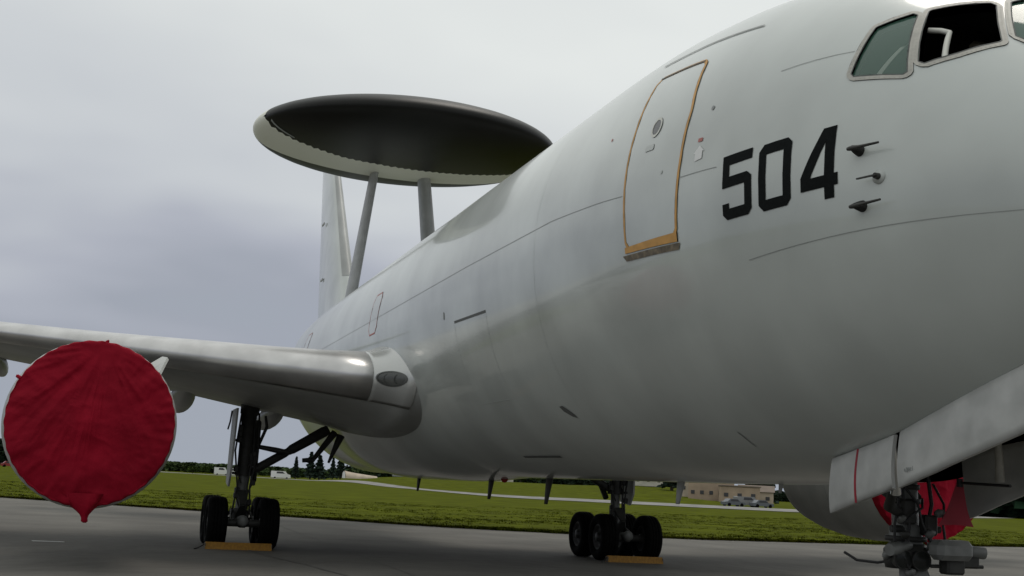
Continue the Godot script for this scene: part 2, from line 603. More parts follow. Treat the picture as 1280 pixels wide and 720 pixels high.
func setting() -> void:
	var cols := [-4000.0, -2200.0, -1200.0, -700.0, -450.0, -300.0, -200.0, -140.0, -100.0, -75.0]
	var x := -60.0
	while x <= 400.0:
		cols.append(x)
		x += 3.0 if x < 70.0 else 8.0
	cols.append_array([440.0, 500.0, 600.0, 800.0, 1200.0, 2200.0, 4000.0])
	var back := [0.0, 0.5, 1.2, 2.5, 5.0, 9.0, 15.0, 25.0, 40.0, 60.0, 85.0, 110.0, 140.0, 170.0, 190.0, 210.0, 230.0, 250.0, 275.0, 300.0, 330.0, 360.0, 400.0, 440.0, 480.0, 530.0, 600.0, 700.0, 850.0, 1100.0, 1600.0, 2600.0, 5000.0]
	var rng := RandomNumberGenerator.new()
	rng.seed = 5
	var rows := []
	var jag := []
	for c in cols:
		jag.append(rng.randf_range(-0.25, 0.25))
	for d in back:
		var r := []
		for i in cols.size():
			var z: float = edge_z(cols[i]) + jag[i] * maxf(0.0, 1.0 - d) - d
			r.append(Vector3(cols[i], 0.03 + ground_height(cols[i], z) - (0.05 if d == 0.0 else 0.0), z))
		rows.append(r)
	var g := MB.new()
	g.grid(rows, false, Vector3.UP)
	structure("grass_field", g.done(), M.grass)
	# the apron, from under the grass edge to far behind the camera
	var ap := MB.new()
	rows = []
	for d in [-3.0, 12.0, 30.0, 60.0, 140.0, 400.0, 1200.0, 4000.0]:
		var r := []
		for c in cols:
			r.append(Vector3(c, 0.0, edge_z(c) + d))
		rows.append(r)
	ap.grid(rows, false, Vector3.UP)
	structure("apron", ap.done(), M.apron)
	# slab joints sealed with dark bitumen
	var jm := MB.new()
	jm.flat()
	for i in range(0, 4):
		var zz := -31.0 + i * 15.2
		jm.quad(Vector3(-70, 0.004, zz), Vector3(70, 0.004, zz), Vector3(70, 0.004, zz + 0.03), Vector3(-70, 0.004, zz + 0.03), Vector3.UP)
	for i in range(-3, 4):
		var xx := -2.2 + i * 15.2
		var z0 := edge_z(xx) + 1.0
		jm.quad(Vector3(xx, 0.008, z0), Vector3(xx + 0.03, 0.008, z0), Vector3(xx + 0.03, 0.008, 40), Vector3(xx, 0.008, 40), Vector3.UP)
	structure("apron_joint", jm.done(), M.joint)
	# a crack wandering over the slab beside the starboard wheels
	var cr := MB.new()
	cr.flat()
	var pts := [Vector2(-4.9, -23.4), Vector2(-4.55, -22.5), Vector2(-4.42, -21.4), Vector2(-4.2, -20.2), Vector2(-3.85, -18.6), Vector2(-3.7, -17.4), Vector2(-3.4, -15.6)]
	for i in pts.size() - 1:
		var a: Vector2 = pts[i]
		var b: Vector2 = pts[i + 1]
		cr.quad(Vector3(a.x, 0.012, a.y), Vector3(a.x + 0.05, 0.012, a.y), Vector3(b.x + 0.05, 0.012, b.y), Vector3(b.x, 0.012, b.y), Vector3.UP)
	structure("apron_crack", cr.done(), M.joint)
	# the taxiway crossing the grass
	var near := [[-70.0, -640.0], [15.0, -523.0], [52.0, -404.0], [50.0, -263.0], [44.0, -168.0], [56.0, -153.0], [69.0, -149.0], [82.0, -148.0], [110.0, -160.0], [175.0, -222.0], [420.0, -470.0]]
	var far := [[-70.0, -720.0], [19.0, -580.0], [60.0, -450.0], [59.0, -300.0], [56.0, -205.0], [72.0, -200.0], [92.0, -195.0], [108.0, -194.0], [142.0, -210.0], [230.0, -290.0], [520.0, -590.0]]
	var c1 := Curve3D.new()
	var c2 := Curve3D.new()
	for i in near.size():
		var t0 := Vector3(near[mini(i + 1, 10)][0] - near[maxi(i - 1, 0)][0], 0, near[mini(i + 1, 10)][1] - near[maxi(i - 1, 0)][1]) / 7.0
		c1.add_point(Vector3(near[i][0], 0, near[i][1]), -t0, t0)
		var t1 := Vector3(far[mini(i + 1, 10)][0] - far[maxi(i - 1, 0)][0], 0, far[mini(i + 1, 10)][1] - far[maxi(i - 1, 0)][1]) / 7.0
		c2.add_point(Vector3(far[i][0], 0, far[i][1]), -t1, t1)
	var tm := MB.new()
	rows = [[], [], []]
	for i in near.size() - 1:
		for k in 8:
			var p := c1.sample(i, k / 8.0)
			var q := c2.sample(i, k / 8.0)
			for s in 3:
				var r := p.lerp(q, s * 0.5)
				r.y = ground_height(r.x, r.z) + 0.09
				rows[s].append(r)
	tm.grid(rows, false, Vector3.UP)
	structure("taxiway", tm.done(), M.taxiway)
	grass_tufts()
	# a scuffed white mark on the apron under the engine
	var wm := MB.new()
	wm.flat()
	wm.prism([Vector2(-0.33, -0.05), Vector2(-0.1, -0.08), Vector2(0.3, -0.03), Vector2(0.34, 0.04), Vector2(0.05, 0.02), Vector2(-0.28, 0.06)], Vector3(-8.7, 0.006, -23.36), Vector3.RIGHT, Vector3.BACK, 0.006)
	structure("pavement_mark", wm.done(), M.white_mark)

func grass_tufts() -> void:
	var rng := RandomNumberGenerator.new()
	rng.seed = 77
	var st := SurfaceTool.new()
	st.begin(Mesh.PRIMITIVE_TRIANGLES)
	for i in 9:
		var a := rng.randf() * TAU
		var base := Vector3(cos(a * 3.1), 0, sin(a * 2.3)) * rng.randf_range(0.0, 0.16)
		var lean := Vector3(cos(a), 0, sin(a)) * rng.randf_range(0.02, 0.10)
		var hh := rng.randf_range(0.04, 0.10)
		var wv := Vector3(-sin(a), 0, cos(a)) * 0.012
		var sh := rng.randf_range(0.75, 1.1)
		for v in [base - wv, base + wv, base + lean + Vector3.UP * hh]:
			st.set_color(Color(sh, sh, sh))
			st.set_normal((Vector3.UP + lean).normalized())
			st.add_vertex(v)
	var mesh := st.commit()
	var mm := MultiMesh.new()
	mm.transform_format = MultiMesh.TRANSFORM_3D
	mm.use_colors = true
	mm.mesh = mesh
	var patchy := FastNoiseLite.new()
	patchy.seed = 9; patchy.frequency = 0.11; patchy.fractal_octaves = 3
	var tr := []
	var cl := []
	while tr.size() < 22000:
		var x := rng.randf_range(-32.0, 62.0)
		var d := pow(rng.randf(), 1.7) * 45.0
		if rng.randf() < 0.2:
			d = rng.randf_range(-0.1, 0.5)
		var z := edge_z(x) - d
		var q := patchy.get_noise_2d(x, z * 1.3)
		if d > 1.0 and rng.randf() > 0.55 + q * 1.2:
			continue
		var s := rng.randf_range(0.5, 1.15) * (1.3 if d < 0.6 else 1.0)
		var bs := Basis(Vector3.UP, rng.randf() * TAU).scaled(Vector3(s * 1.3, s * (0.8 + q * 0.5), s * 1.3))
		tr.append(Transform3D(bs, Vector3(x, 0.02 + ground_height(x, z), z)))
		var dry := clampf(0.45 - q + rng.randf_range(-0.2, 0.2), 0, 1)
		cl.append(Color(0.75, 0.92, 0.8).lerp(Color(1.25, 0.95, 1.2), dry))
	mm.instance_count = tr.size()
	for i in tr.size():
		mm.set_instance_transform(i, tr[i])
		mm.set_instance_color(i, cl[i])
	var o := MultiMeshInstance3D.new()
	o.name = "grass_tufts"
	o.multimesh = mm
	o.material_override = M.blades
	add_child(o)
	tag(o, "rough uneven grass growing along the edge of the apron", "grass", "", "stuff")

# ------------------------------------------------------------------ background
func polar(az: float, d: float) -> Vector3:   # a place d metres from where the photographer stood, az degrees right of straight aft
	var x := -7.4 + sin(deg_to_rad(az)) * d
	var z := 5.5 - cos(deg_to_rad(az)) * d
	return Vector3(x, ground_height(x, z), z)

func leafy(seed_: int, count: int, leaf: float, kind: String, tint: Color) -> ArrayMesh:
	var rng := RandomNumberGenerator.new()
	rng.seed = seed_
	var st := SurfaceTool.new()
	st.begin(Mesh.PRIMITIVE_TRIANGLES)
	var lobes := []
	for i in 9:
		lobes.append([Vector3(rng.randf_range(-0.3, 0.3), rng.randf_range(0.3, 0.82), rng.randf_range(-0.3, 0.3)), rng.randf_range(0.14, 0.25)])
	for i in count:
		var p: Vector3
		if kind == "conifer":
			var t := pow(rng.randf(), 0.8)
			var a := rng.randf() * TAU
			var tier := 0.75 + 0.25 * sin(t * 42.0)
			p = Vector3(cos(a), 0, sin(a)) * (1.0 - t) * 0.26 * tier * sqrt(rng.randf_range(0.3, 1.0)) + Vector3.UP * (0.06 + t * 0.94)
		else:
			var l: Array = lobes[rng.randi() % 9]
			p = l[0] + Vector3(rng.randfn(), rng.randfn() * 0.8, rng.randfn()).normalized() * l[1] * rng.randf_range(0.6, 1.05)
		var n := Vector3(rng.randfn(), rng.randfn() + 0.5, rng.randfn()).normalized()
		var u := n.cross(Vector3(0.3, 0.8, 0.5)).normalized() * leaf * rng.randf_range(0.6, 1.3)
		var v := n.cross(u).normalized() * leaf * rng.randf_range(0.5, 1.0)
		var sh := rng.randf_range(0.6, 1.25)
		for k in [-u, v, u, -u, u, -v]:
			st.set_color(Color(tint.r * sh, tint.g * sh, tint.b * sh))
			st.set_normal(n)
			st.add_vertex(p + k)
	return st.commit()

var crown_meshes := {}

func tree(called: String, kind: String, at: Vector3, hgt: float, wide: float, label: String, group: String, variant: int) -> void:
	var key := kind + str(variant)
	if not crown_meshes.has(key):
		crown_meshes[key] = leafy(100 + variant * 7 + kind.length(), 700, 0.055 if kind == "conifer" else 0.075, kind, Color(0.032, 0.047, 0.036) if kind == "conifer" else Color(0.045, 0.07, 0.018))
		var t := MB.new()
		t.tube([Vector3(0, -0.02, 0), Vector3(0.005, 0.3, 0), Vector3(-0.004, 0.7, 0.01)], [0.03, 0.02, 0.008], 7)
		t.tube([Vector3(0, 0.28, 0), Vector3(0.12, 0.5, 0.05)], [0.012, 0.004], 5)
		t.tube([Vector3(0, 0.33, 0), Vector3(-0.1, 0.55, -0.06)], [0.012, 0.004], 5)
		crown_meshes[key + "trunk"] = t.done()
	var o := node(called, self, at)
	o.scale = Vector3(hgt * wide, hgt, hgt * wide)
	o.rotation.y = variant * 1.3 + at.x
	put("crown", crown_meshes[key], M.leaf, o)
	put("trunk", crown_meshes[key + "trunk"], M.bark, o)
	tag(o, label, "tree", group)

func woods(called: String, label: String, az0: float, az1: float, d0: float, d1: float, h0: float, h1: float, count: int, seed_: int, tint := Color(0.045, 0.07, 0.018)) -> void:
	var rng := RandomNumberGenerator.new()
	rng.seed = seed_
	var mm := MultiMesh.new()
	mm.transform_format = MultiMesh.TRANSFORM_3D
	mm.use_colors = true
	mm.mesh = leafy(seed_ + 1, 260, 0.12, "broad", tint)
	mm.instance_count = count
	for i in count:
		var p := polar(lerpf(az0, az1, (i + rng.randf()) / count), rng.randf_range(d0, d1))
		var h := rng.randf_range(h0, h1)
		mm.set_instance_transform(i, Transform3D(Basis(Vector3.UP, rng.randf() * TAU).scaled(Vector3(h * 1.5, h, h * 1.5)), p - Vector3.UP * h * 0.12))
		var s := rng.randf_range(0.7, 1.2)
		mm.set_instance_color(i, Color(s, s * rng.randf_range(0.92, 1.05), s))
	var o := MultiMeshInstance3D.new()
	o.name = called
	o.multimesh = mm
	o.material_override = M.leaf
	add_child(o, true)
	tag(o, label, "woods", "", "stuff")

func block(o: Node3D, size: Vector3, at: Vector3, wall: Material, roof: Material, nx: int, ny: int, pitched := false, hip := 0.0) -> void:
	# walls (with a real plinth), a roof that overhangs, windows on the side that faces +Z
	var w := MB.new()
	w.box(at + Vector3(0, size.y * 0.5, 0), size, 0.03)
	put("wall", w.done(), wall, o)
	var r := MB.new()
	if pitched:
		var e := 0.35
		var a := [Vector2(-size.z * 0.5 - e, 0), Vector2(size.z * 0.5 + e, 0), Vector2(0, size.z * 0.24)]
		r.prism(a, at + Vector3(0, size.y, 0), Vector3(0, 0, 1), Vector3.UP, size.x + 0.6)
	else:
		r.box(at + Vector3(0, size.y + 0.14, 0), Vector3(size.x + 0.4, 0.28, size.z + 0.4), 0.04)
	put("roof", r.done(), roof, o)
	for j in ny:
		for i in nx:
			var m := MB.new()
			m.box(Vector3.ZERO, Vector3(minf(0.9, size.x / nx * 0.4), 0.8, 0.12), 0.02)
			put("window", m.done(), M.window, o, at + Vector3(-size.x * 0.5 + (i + 0.5) * size.x / nx, size.y * (j + 0.55) / ny, size.z * 0.5 + 0.03))

func vehicle(called: String, at: Vector3, turn: float, paint: Material, long: float, tall: float, label: String, category: String, group: String, boxy: bool) -> void:
	var o := node(called, self, at)
	o.rotation.y = turn
	var b := MB.new()
	var h := tall
	var prof: Array
	if boxy:
		prof = [Vector2(-long * 0.5, 0.35), Vector2(-long * 0.5, h * 0.96), Vector2(-long * 0.47, h), Vector2(long * 0.22, h), Vector2(long * 0.34, h * 0.62), Vector2(long * 0.49, h * 0.55), Vector2(long * 0.5, 0.35)]
	else:
		prof = [Vector2(-long * 0.5, 0.3), Vector2(-long * 0.5, h * 0.6), Vector2(-long * 0.38, h * 0.66), Vector2(-long * 0.26, h), Vector2(long * 0.1, h), Vector2(long * 0.24, h * 0.64), Vector2(long * 0.48, h * 0.55), Vector2(long * 0.5, 0.3)]
	b.prism(prof, Vector3.ZERO, Vector3.RIGHT, Vector3.UP, 1.75)
	put("body", b.done(), paint, o)
	for s in [-1.0, 1.0]:
		var g := MB.new()
		g.prism([Vector2(-long * 0.24, h * 0.68), Vector2(-long * 0.22, h * 0.93), Vector2(long * 0.08, h * 0.93), Vector2(long * 0.2, h * 0.68)], Vector3(0, 0, s * 0.885), Vector3.RIGHT, Vector3.UP, 0.03)
		put("side_window", g.done(), M.window, o)
		for e in [-0.31, 0.31]:
			var w := MB.new()
			w.lathe([Vector2(-0.1, 0), Vector2(-0.1, 0.28), Vector2(-0.06, 0.34), Vector2(0.06, 0.34), Vector2(0.1, 0.28), Vector2(0.1, 0)], Vector3(long * e, 0.34, s * 0.82), Vector3(0, 0, 1), 16)
			put("wheel", w.done(), M.tyre, o)
	tag(o, label, category, group)

func background() -> void:
	# far left: the dark trees behind the engine cover and the low wooded ridge between cover and gear leg
	woods("wooded_ridge", "low dark green wooded ridge on the horizon behind the starboard wheels", -2.0, 11.0, 640.0, 760.0, 3.0, 6.0, 420, 3, Color(0.05, 0.075, 0.03))
	woods("dark_wood", "dark wood at the far left edge beyond the red engine cover", -12.0, -3.6, 420.0, 480.0, 6.0, 9.5, 90, 5, Color(0.02, 0.032, 0.018))
	woods("distant_wood", "low wood along the horizon at the far left, outside the engine cover", -42.0, -11.0, 620.0, 720.0, 5.0, 8.0, 360, 9, Color(0.03, 0.045, 0.022))
	woods("far_treeline", "dark treeline far off under the fuselage belly", 10.0, 62.0, 900.0, 1000.0, 7.0, 10.0, 640, 6, Color(0.026, 0.042, 0.026))
	woods("dark_grove", "dark grove behind the grass at the far right, below the nose gear doors", 35.5, 46.0, 330.0, 380.0, 9.0, 15.0, 120, 8, Color(0.018, 0.034, 0.022))
	# conifers standing between the braces of the starboard gear and near the tan buildings
	var spots := [[7.7, 520.0, 9.0, "first of the dark conifers on the skyline right of the starboard gear leg"], [8.35, 540.0, 11.5, "tallest dark conifer on the skyline under the starboard gear brace"], [8.75, 500.0, 9.5, "dark conifer just right of the tallest one under the gear brace"], [9.35, 520.0, 9.0, "dark conifer left of the white humped shelter"], [9.7, 500.0, 10.0, "last dark conifer of the skyline row, close to the white humped shelter"],
		[24.75, 380.0, 12.0, "dark conifer left of the tan buildings, the taller of two"], [25.1, 390.0, 9.5, "dark conifer left of the tan buildings, the shorter of two"],
		[28.3, 330.0, 9.5, "dark conifer right behind the tan buildings"], [28.75, 320.0, 11.0, "pointed dark conifer next to the port engine cowling"], [29.1, 340.0, 10.0, "dark conifer half hidden by the port engine cowling"]]
	for i in spots.size():
		tree("conifer", "conifer", polar(spots[i][0], spots[i][1]), spots[i][2], 1.0 + 0.25 * (i % 3), spots[i][3], "conifers on the skyline", i % 3)
	var bushes := [[3.2, 560.0, 4.2, "round bush on the grass left of the two white vans"], [3.75, 570.0, 3.6, "small bush between the round bush and the white vans"], [17.9, 470.0, 4.2, "dark bush on the bank under the belly, left of the main gear"], [18.6, 470.0, 3.6, "low dark bush behind the port main wheels"], [22.3, 470.0, 4.0, "bush on the bank right of the port main gear leg"]]
	for i in bushes.size():
		tree("bush", "broad", polar(bushes[i][0], bushes[i][1]), bushes[i][2], 1.3, bushes[i][3], "bushes on the far grass", i % 2)
	# vehicles
	vehicle("white_van", polar(4.45, 560.0), 0.1, M.white, 6.2, 3.3, "white van parked at the foot of the wooded ridge, left of its pair", "van", "white vans", true)
	vehicle("white_van", polar(5.0, 565.0), -0.1, M.white, 5.6, 3.2, "white van next to the starboard gear leg, right of its pair", "van", "white vans", true)
	vehicle("white_truck", polar(7.05, 500.0), 0.0, M.white, 7.5, 2.9, "white truck on the far grass right of the starboard gear leg", "truck", "", true)
	vehicle("red_car", polar(-4.35, 340.0), 0.2, M.car_red, 4.4, 1.5, "small red car at the left edge beside the engine cover", "car", "", false)
	vehicle("parked_car", polar(27.5, 232.0), 0.05, M.car_grey, 4.2, 1.4, "grey car parked left of the grey van in front of the tan buildings", "car", "cars by the buildings", false)
	vehicle("parked_car", polar(28.75, 234.0), 0.0, M.car_grey, 4.2, 1.4, "grey car parked right of the tan buildings", "car", "cars by the buildings", false)
	vehicle("parked_van", polar(28.1, 236.0), 0.0, M.grey_metal, 4.8, 1.9, "grey van parked between the two cars by the tan buildings", "van", "", true)
	# buildings
	var b := node("low_building", self, polar(14.9, 500.0))
	b.rotation.y = -0.25
	block(b, Vector3(30, 2.9, 9), Vector3.ZERO, M.cream, M.roof, 10, 1)
	tag(b, "long low cream building on the grass bank under the belly", "building")
	b = node("low_building", self, polar(17.15, 505.0))
	b.rotation.y = -0.28
	block(b, Vector3(7, 2.8, 7), Vector3.ZERO, M.cream, M.roof, 2, 1)
	tag(b, "small cream building right of the long low one on the bank", "building")
	b = node("dark_shed", self, polar(12.45, 480.0))
	block(b, Vector3(6, 2.5, 5), Vector3.ZERO, M.grey_metal, M.roof, 1, 1, true)
	tag(b, "small dark shed left of the long low cream building", "shed")
	b = node("low_building", self, polar(23.45, 430.0))
	b.rotation.y = -0.4
	block(b, Vector3(14, 3.4, 8), Vector3.ZERO, M.cream, M.roof, 4, 1)
	tag(b, "cream building on the bank right of the port main gear", "building")
	b = node("humped_shelter", self, polar(10.6, 430.0))
	var sh := MB.new()
	var rows := []
	for i in 9:
		var r := []
		var t := i / 8.0
		for k in 13:
			var a := PI * k / 12.0
			var w := lerpf(4.2, 2.6, t)
			r.append(Vector3(-7.0 + 14.0 * t, sin(a) * lerpf(3.4, 1.5, pow(t, 0.7)), cos(a) * w))
		rows.append(r)
	sh.grid(rows)
	put("hump", sh.done(), M.tan2, b)
	b.scale = Vector3(0.8, 0.75, 0.8)
	var sd := MB.new()
	sd.prism([Vector2(-3.6, 0), Vector2(3.6, 0), Vector2(2.6, 2.4), Vector2(0, 3.1), Vector2(-2.6, 2.4)], Vector3(-7.1, 0, 0), Vector3(0, 0, 1), Vector3.UP, 0.2)
	put("end_wall", sd.done(), M.white, b)
	tag(b, "pale humped shelter on the grass between gear brace and belly", "shelter")
	# the tan buildings right of the belly
	b = node("tan_building", self, polar(26.5, 285.0))
	b.rotation.y = -0.45
	block(b, Vector3(10.0, 6.4, 9), Vector3.ZERO, M.tan, M.roof, 5, 2)
	block(b, Vector3(5, 2.4, 5), Vector3(2.0, 6.68, -1), M.tan2, M.roof, 2, 1)
	tag(b, "two storey tan building with a penthouse at the end of the grass bank", "building")
	b = node("tan_building", self, polar(25.85, 305.0))
	b.rotation.y = -0.45
	block(b, Vector3(9, 7.6, 8), Vector3.ZERO, M.tan2, M.roof, 3, 2, true)
	tag(b, "taller tan building with pitched roof behind the grass bank", "building")
	b = node("tan_building", self, polar(27.75, 275.0))
	b.rotation.y = -0.45
	block(b, Vector3(8.5, 3.9, 7), Vector3.ZERO, M.tan, M.roof, 3, 1)
	tag(b, "single storey tan building behind the parked cars", "building")
	b = node("tan_building", self, polar(28.5, 285.0))
	b.rotation.y = -0.5
	block(b, Vector3(7.5, 3.1, 6), Vector3.ZERO, M.tan2, M.roof, 3, 1, true)
	tag(b, "low tan building with pitched roof beside the port engine cowling", "building")

# ------------------------------------------------------------------ wing
func mixr(tab: Array, x: float) -> float:
	if x <= tab[0][0]: return tab[0][1]
	for i in tab.size() - 1:
		if x <= tab[i + 1][0]:
			return lerpf(tab[i][1], tab[i + 1][1], (x - tab[i][0]) / (tab[i + 1][0] - tab[i][0]))
	return tab[-1][1]

const TE := [[2.2, 27.7], [7.9, 27.9], [23.78, 34.0]]
const TC := [[2.2, 0.150], [3.3, 0.142], [5.0, 0.132], [8.0, 0.122], [10.5, 0.108], [16.0, 0.10], [23.78, 0.095]]
const DROP := [[2.2, 0.50], [4.5, 0.40], [6.0, 0.30], [8.4, 0.26], [10.6, 0.15], [23.78, -0.1]]

func wing_point(st: float, xc: float, upper: bool, off := 0.0) -> Vector3:
	var k := exp(-(st - 2.35) / 0.24) if st > 2.35 else 1.0
	var le := 17.95 + (st - 2.7) * 0.66 - 0.55 * k
	var c := mixr(TE, st) - le
	var t := mixr(TC, st) * (1.0 + (0.30 if upper else 0.10) * k)
	var yl := 3.56 + 0.106 * (st - 2.5) - mixr(DROP, st) * xc
	var blunt := 0.2969 * sqrt(xc) - 0.1260 * xc - 0.3516 * xc * xc + 0.2843 * xc * xc * xc - 0.1030 * xc * xc * xc * xc
	var y := 5.0 * t * c * blunt * (1.0 if upper else -1.0)
	y += 0.012 * c * sin(PI * xc)
	var x := le + xc * c
	if off != 0.0:
		var s := sqrt(xc + 0.002)
		var nx := -0.16 / (s + 0.05)
		var nn := Vector2(nx, 1.0 if upper else -1.0).normalized()
		x += nn.x * off; y += nn.y * off
	return P(st, yl + y, x)

func foil(st: float, side: float, chords: Array, off := 0.0) -> Array:
	# chords: signed x/c, negative = upper surface, from upper trailing edge round the nose to lower
	var r := []
	for c in chords:
		var p := wing_point(st, absf(c), c < 0.0, off)
		r.append(Vector3(p.x * side, p.y, p.z))
	return r

func wing_front(st: float, dy: float, side: float) -> Vector3:   # the skin of the leading edge dy above the nose line
	var last := wing_point(st, 0.0, true)
	var y0 := last.y
	for i in range(1, 60):
		var q := wing_point(st, pow(i / 200.0, 1.5), dy >= 0.0)
		if absf(q.y - y0) >= absf(dy):
			var t := inverse_lerp(absf(last.y - y0), absf(q.y - y0), absf(dy))
			var r := last.lerp(q, t)
			return Vector3(r.x * side, r.y, r.z)
		last = q
	return Vector3(last.x * side, last.y, last.z)

func build_wing(ac: Node3D, side: float) -> void:   # side 1 = starboard
	var chords := []
	for i in range(24, -1, -1):
		chords.append(-pow(i / 24.0, 1.8) - 1e-9)
	for i in range(1, 25):
		chords.append(pow(i / 24.0, 1.8))
	var rows := []
	for s in [1.9, 2.1, 2.2, 2.3, 2.4, 2.47, 2.55, 2.7, 2.85, 3.0, 3.15, 3.3, 4.0, 5.0, 6.0, 7.0, 7.92, 9.0, 10.5, 12.0, 14.0, 16.0, 18.0, 20.0, 22.0, 23.2, 23.6, 23.78]:
		rows.append(foil(s, side, chords))
	var m := MB.new()
	m.grid(rows, true)
	m.fan(rows[-1], Vector3(-side, 0, 0))
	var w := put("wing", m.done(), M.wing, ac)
	# slats: thin shells wrapped round the leading edge
	var sc := []
	for i in range(10, -1, -1):
		sc.append(-0.125 * pow(i / 10.0, 1.8) - 1e-9)
	for i in range(1, 8):
		sc.append(0.05 * pow(i / 7.0, 1.6))
	for span in [[2.92, 12.6], [12.63, 16.6], [16.63, 20.4], [20.43, 23.3]]:
		var top := []
		var all := []
		for i in 17:
			var s := lerpf(span[0], span[1], i / 16.0)
			var r := foil(s, side, sc, 0.014)
			r.append_array([foil(s, side, [0.05], -0.01)[0], foil(s, side, [-0.125], -0.01)[0]])
			all.append(r)
		var q := MB.new()
		q.grid(all, true)
		q.fan(all[0], Vector3(side, 0, 0))
		q.fan(all[-1], Vector3(-side, 0, 0))
		put("slat", q.done(), M.slat, w)
	# blunt cap of the root in glossy paint, between the slat and the fuselage
	var cap := []
	for i in 10:
		var s := lerpf(2.26, 2.90, i / 9.0)
		var r := foil(s, side, sc, 0.012)
		r.append_array([foil(s, side, [0.05], -0.01)[0], foil(s, side, [-0.125], -0.01)[0]])
		cap.append(r)
	var cm := MB.new()
	cm.grid(cap, true)
	cm.fan(cap[-1], Vector3(-side, 0, 0))
	put("root_cap", cm.done(), M.cap, w)
	# fixed leading edge by the pylon and flap track fairings
	for f in [[3.9, 26.0, 0.26, 2.2], [6.05, 26.3, 0.30, 2.5], [10.6, 28.3, 0.24, 2.0], [14.2, 29.8, 0.21, 1.8], [18.2, 31.4, 0.17, 1.5]]:
		var q := MB.new()
		var c := wing_point(f[0], 0.84, false)
		var prof := []
		for i in 11:
			var t := i / 10.0
			prof.append(Vector2(-f[3] + 2.3 * f[3] * t, f[2] * pow(sin(PI * clampf(t, 0.001, 0.999)), 0.7)))
		q.lathe(prof, Vector3(c.x * side, c.y - 0.10, -f[1]), Vector3(0, -0.06, -1).normalized(), 20)
		put("flap_track_fairing", q.done(), M.wing, w)
	# panel break between slat and root, and the landing light let into the root
	var lp := foil(2.60, side, [0.0])[0] as Vector3
	var fw := Vector3(-0.75 * side, 0.0, 1.0).normalized()
	var rt := fw.cross(Vector3.UP).normalized()
	var ring := []
	var hole := []
	var deep := []
	for i in 28:
		var a := TAU * i / 28
		var e := rt * cos(a) * (0.21 + 0.03 * cos(a) * side) + Vector3.UP * sin(a) * 0.135
		var bow := -fw * (0.06 * pow(e.dot(rt) / 0.3, 2) + 1.3 * pow(e.y, 2))
		ring.append(wing_front(2.60 + e.dot(rt) * 1.12 * side, e.y * 1.12, side) + fw * 0.016)
		hole.append(wing_front(2.60 + e.dot(rt) * side, e.y, side) + fw * 0.024)
		deep.append(hole[-1] - fw * 0.10)
	var bz := MB.new()
	bz.grid([ring, hole], true, fw)
	var light := put("landing_light", bz.done(), M.seam, w)
	bz = MB.new()
	bz.grid([hole, deep], true, fw)
	bz.fan(deep, fw)
	put("light_well", bz.done(), M.dark, w)
	for s in [-0.07, 0.08]:
		var lamp := MB.new()
		lamp.lathe([Vector2(-0.02, 0.085), Vector2(0.03, 0.09), Vector2(0.03, 0.075), Vector2(0.0, 0.05), Vector2(-0.01, 0.0)], wing_front(2.60 + s * side, 0.0, side) - fw * 0.035, fw, 18)
		put("lamp", lamp.done(), M.gear_light, w)
	bz = MB.new()
	bz.fan(hole, fw)
	put("light_lens", bz.done(), M.lens, w)

func build_engine(ac: Node3D, side: float) -> void:
	var c := P(7.92 * side, 2.336, 15.76)
	var ax := Vector3(0, 0, -1)
	var m := MB.new()
	m.lathe([Vector2(0.10, 1.305), Vector2(0.22, 1.34), Vector2(0.5, 1.375), Vector2(1.0, 1.40), Vector2(1.7, 1.41), Vector2(2.5, 1.38), Vector2(3.2, 1.28), Vector2(3.75, 1.15), Vector2(3.9, 1.10), Vector2(3.9, 1.06), Vector2(3.4, 1.03)], c, ax, 72)
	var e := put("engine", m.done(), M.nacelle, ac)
	m = MB.new()
	m.lathe([Vector2(0.10, 1.305), Vector2(0.03, 1.27), Vector2(0.0, 1.23), Vector2(0.02, 1.19), Vector2(0.1, 1.16), Vector2(0.6, 1.15)], c, ax, 72)
	put("inlet_lip", m.done(), M.slat, e)
	m = MB.new()
	m.lathe([Vector2(3.0, 0.95), Vector2(3.9, 0.86), Vector2(4.8, 0.60), Vector2(5.3, 0.45), Vector2(5.3, 0.40), Vector2(5.0, 0.38)], c, ax, 48)
	put("core_cowl", m.done(), M.gear, e)
	m = MB.new()
	m.lathe([Vector2(4.9, 0.30), Vector2(5.4, 0.26), Vector2(6.0, 0.08), Vector2(6.1, 0.0)], c, ax, 32)
	put("exhaust_plug", m.done(), M.gear, e)
	for s in [1.62]:
		m = MB.new()
		for r in [1.409]:
			m.lathe([Vector2(s, r + 0.003), Vector2(s + 0.018, r + 0.003)], c, ax, 72)
		put("cowl_seam", m.done(), M.seam_soft, e)
	# strake on the inboard shoulder
	var ang := deg_to_rad(38.0)
	var out := Vector3(cos(ang) * side, sin(ang), 0)
	m = MB.new()
	m.prism([Vector2(0.35, 0.0), Vector2(1.6, 0.0), Vector2(1.55, 0.30), Vector2(1.2, 0.33)], c + out * 1.37, Vector3(-0.16 * side, 0.16, -1).normalized(), out, 0.05)
	put("strake", m.done(), M.door_paint, e)
	# pylon
	var rows := []
	for d in [[16.6, 3.60, 3.66, 0.05], [17.4, 3.50, 3.78, 0.20], [18.6, 3.40, 3.88, 0.25], [20.2, 3.25, 3.96, 0.26], [21.6, 3.15, 4.02, 0.25], [23.5, 3.35, 3.9, 0.2], [25.5, 3.68, 3.85, 0.05]]:
		var r := []
		for k in 12:
			var a := TAU * k / 12
			r.append(P(7.92 * side, 0, d[0]) + Vector3(cos(a) * d[3], lerpf(d[1], d[2], 0.5 + 0.5 * clampf(sin(a) * 1.25, -1, 1)), 0))
		rows.append(r)
	m = MB.new()
	m.grid(rows, true)
	put("pylon", m.done(), M.wing, ac)

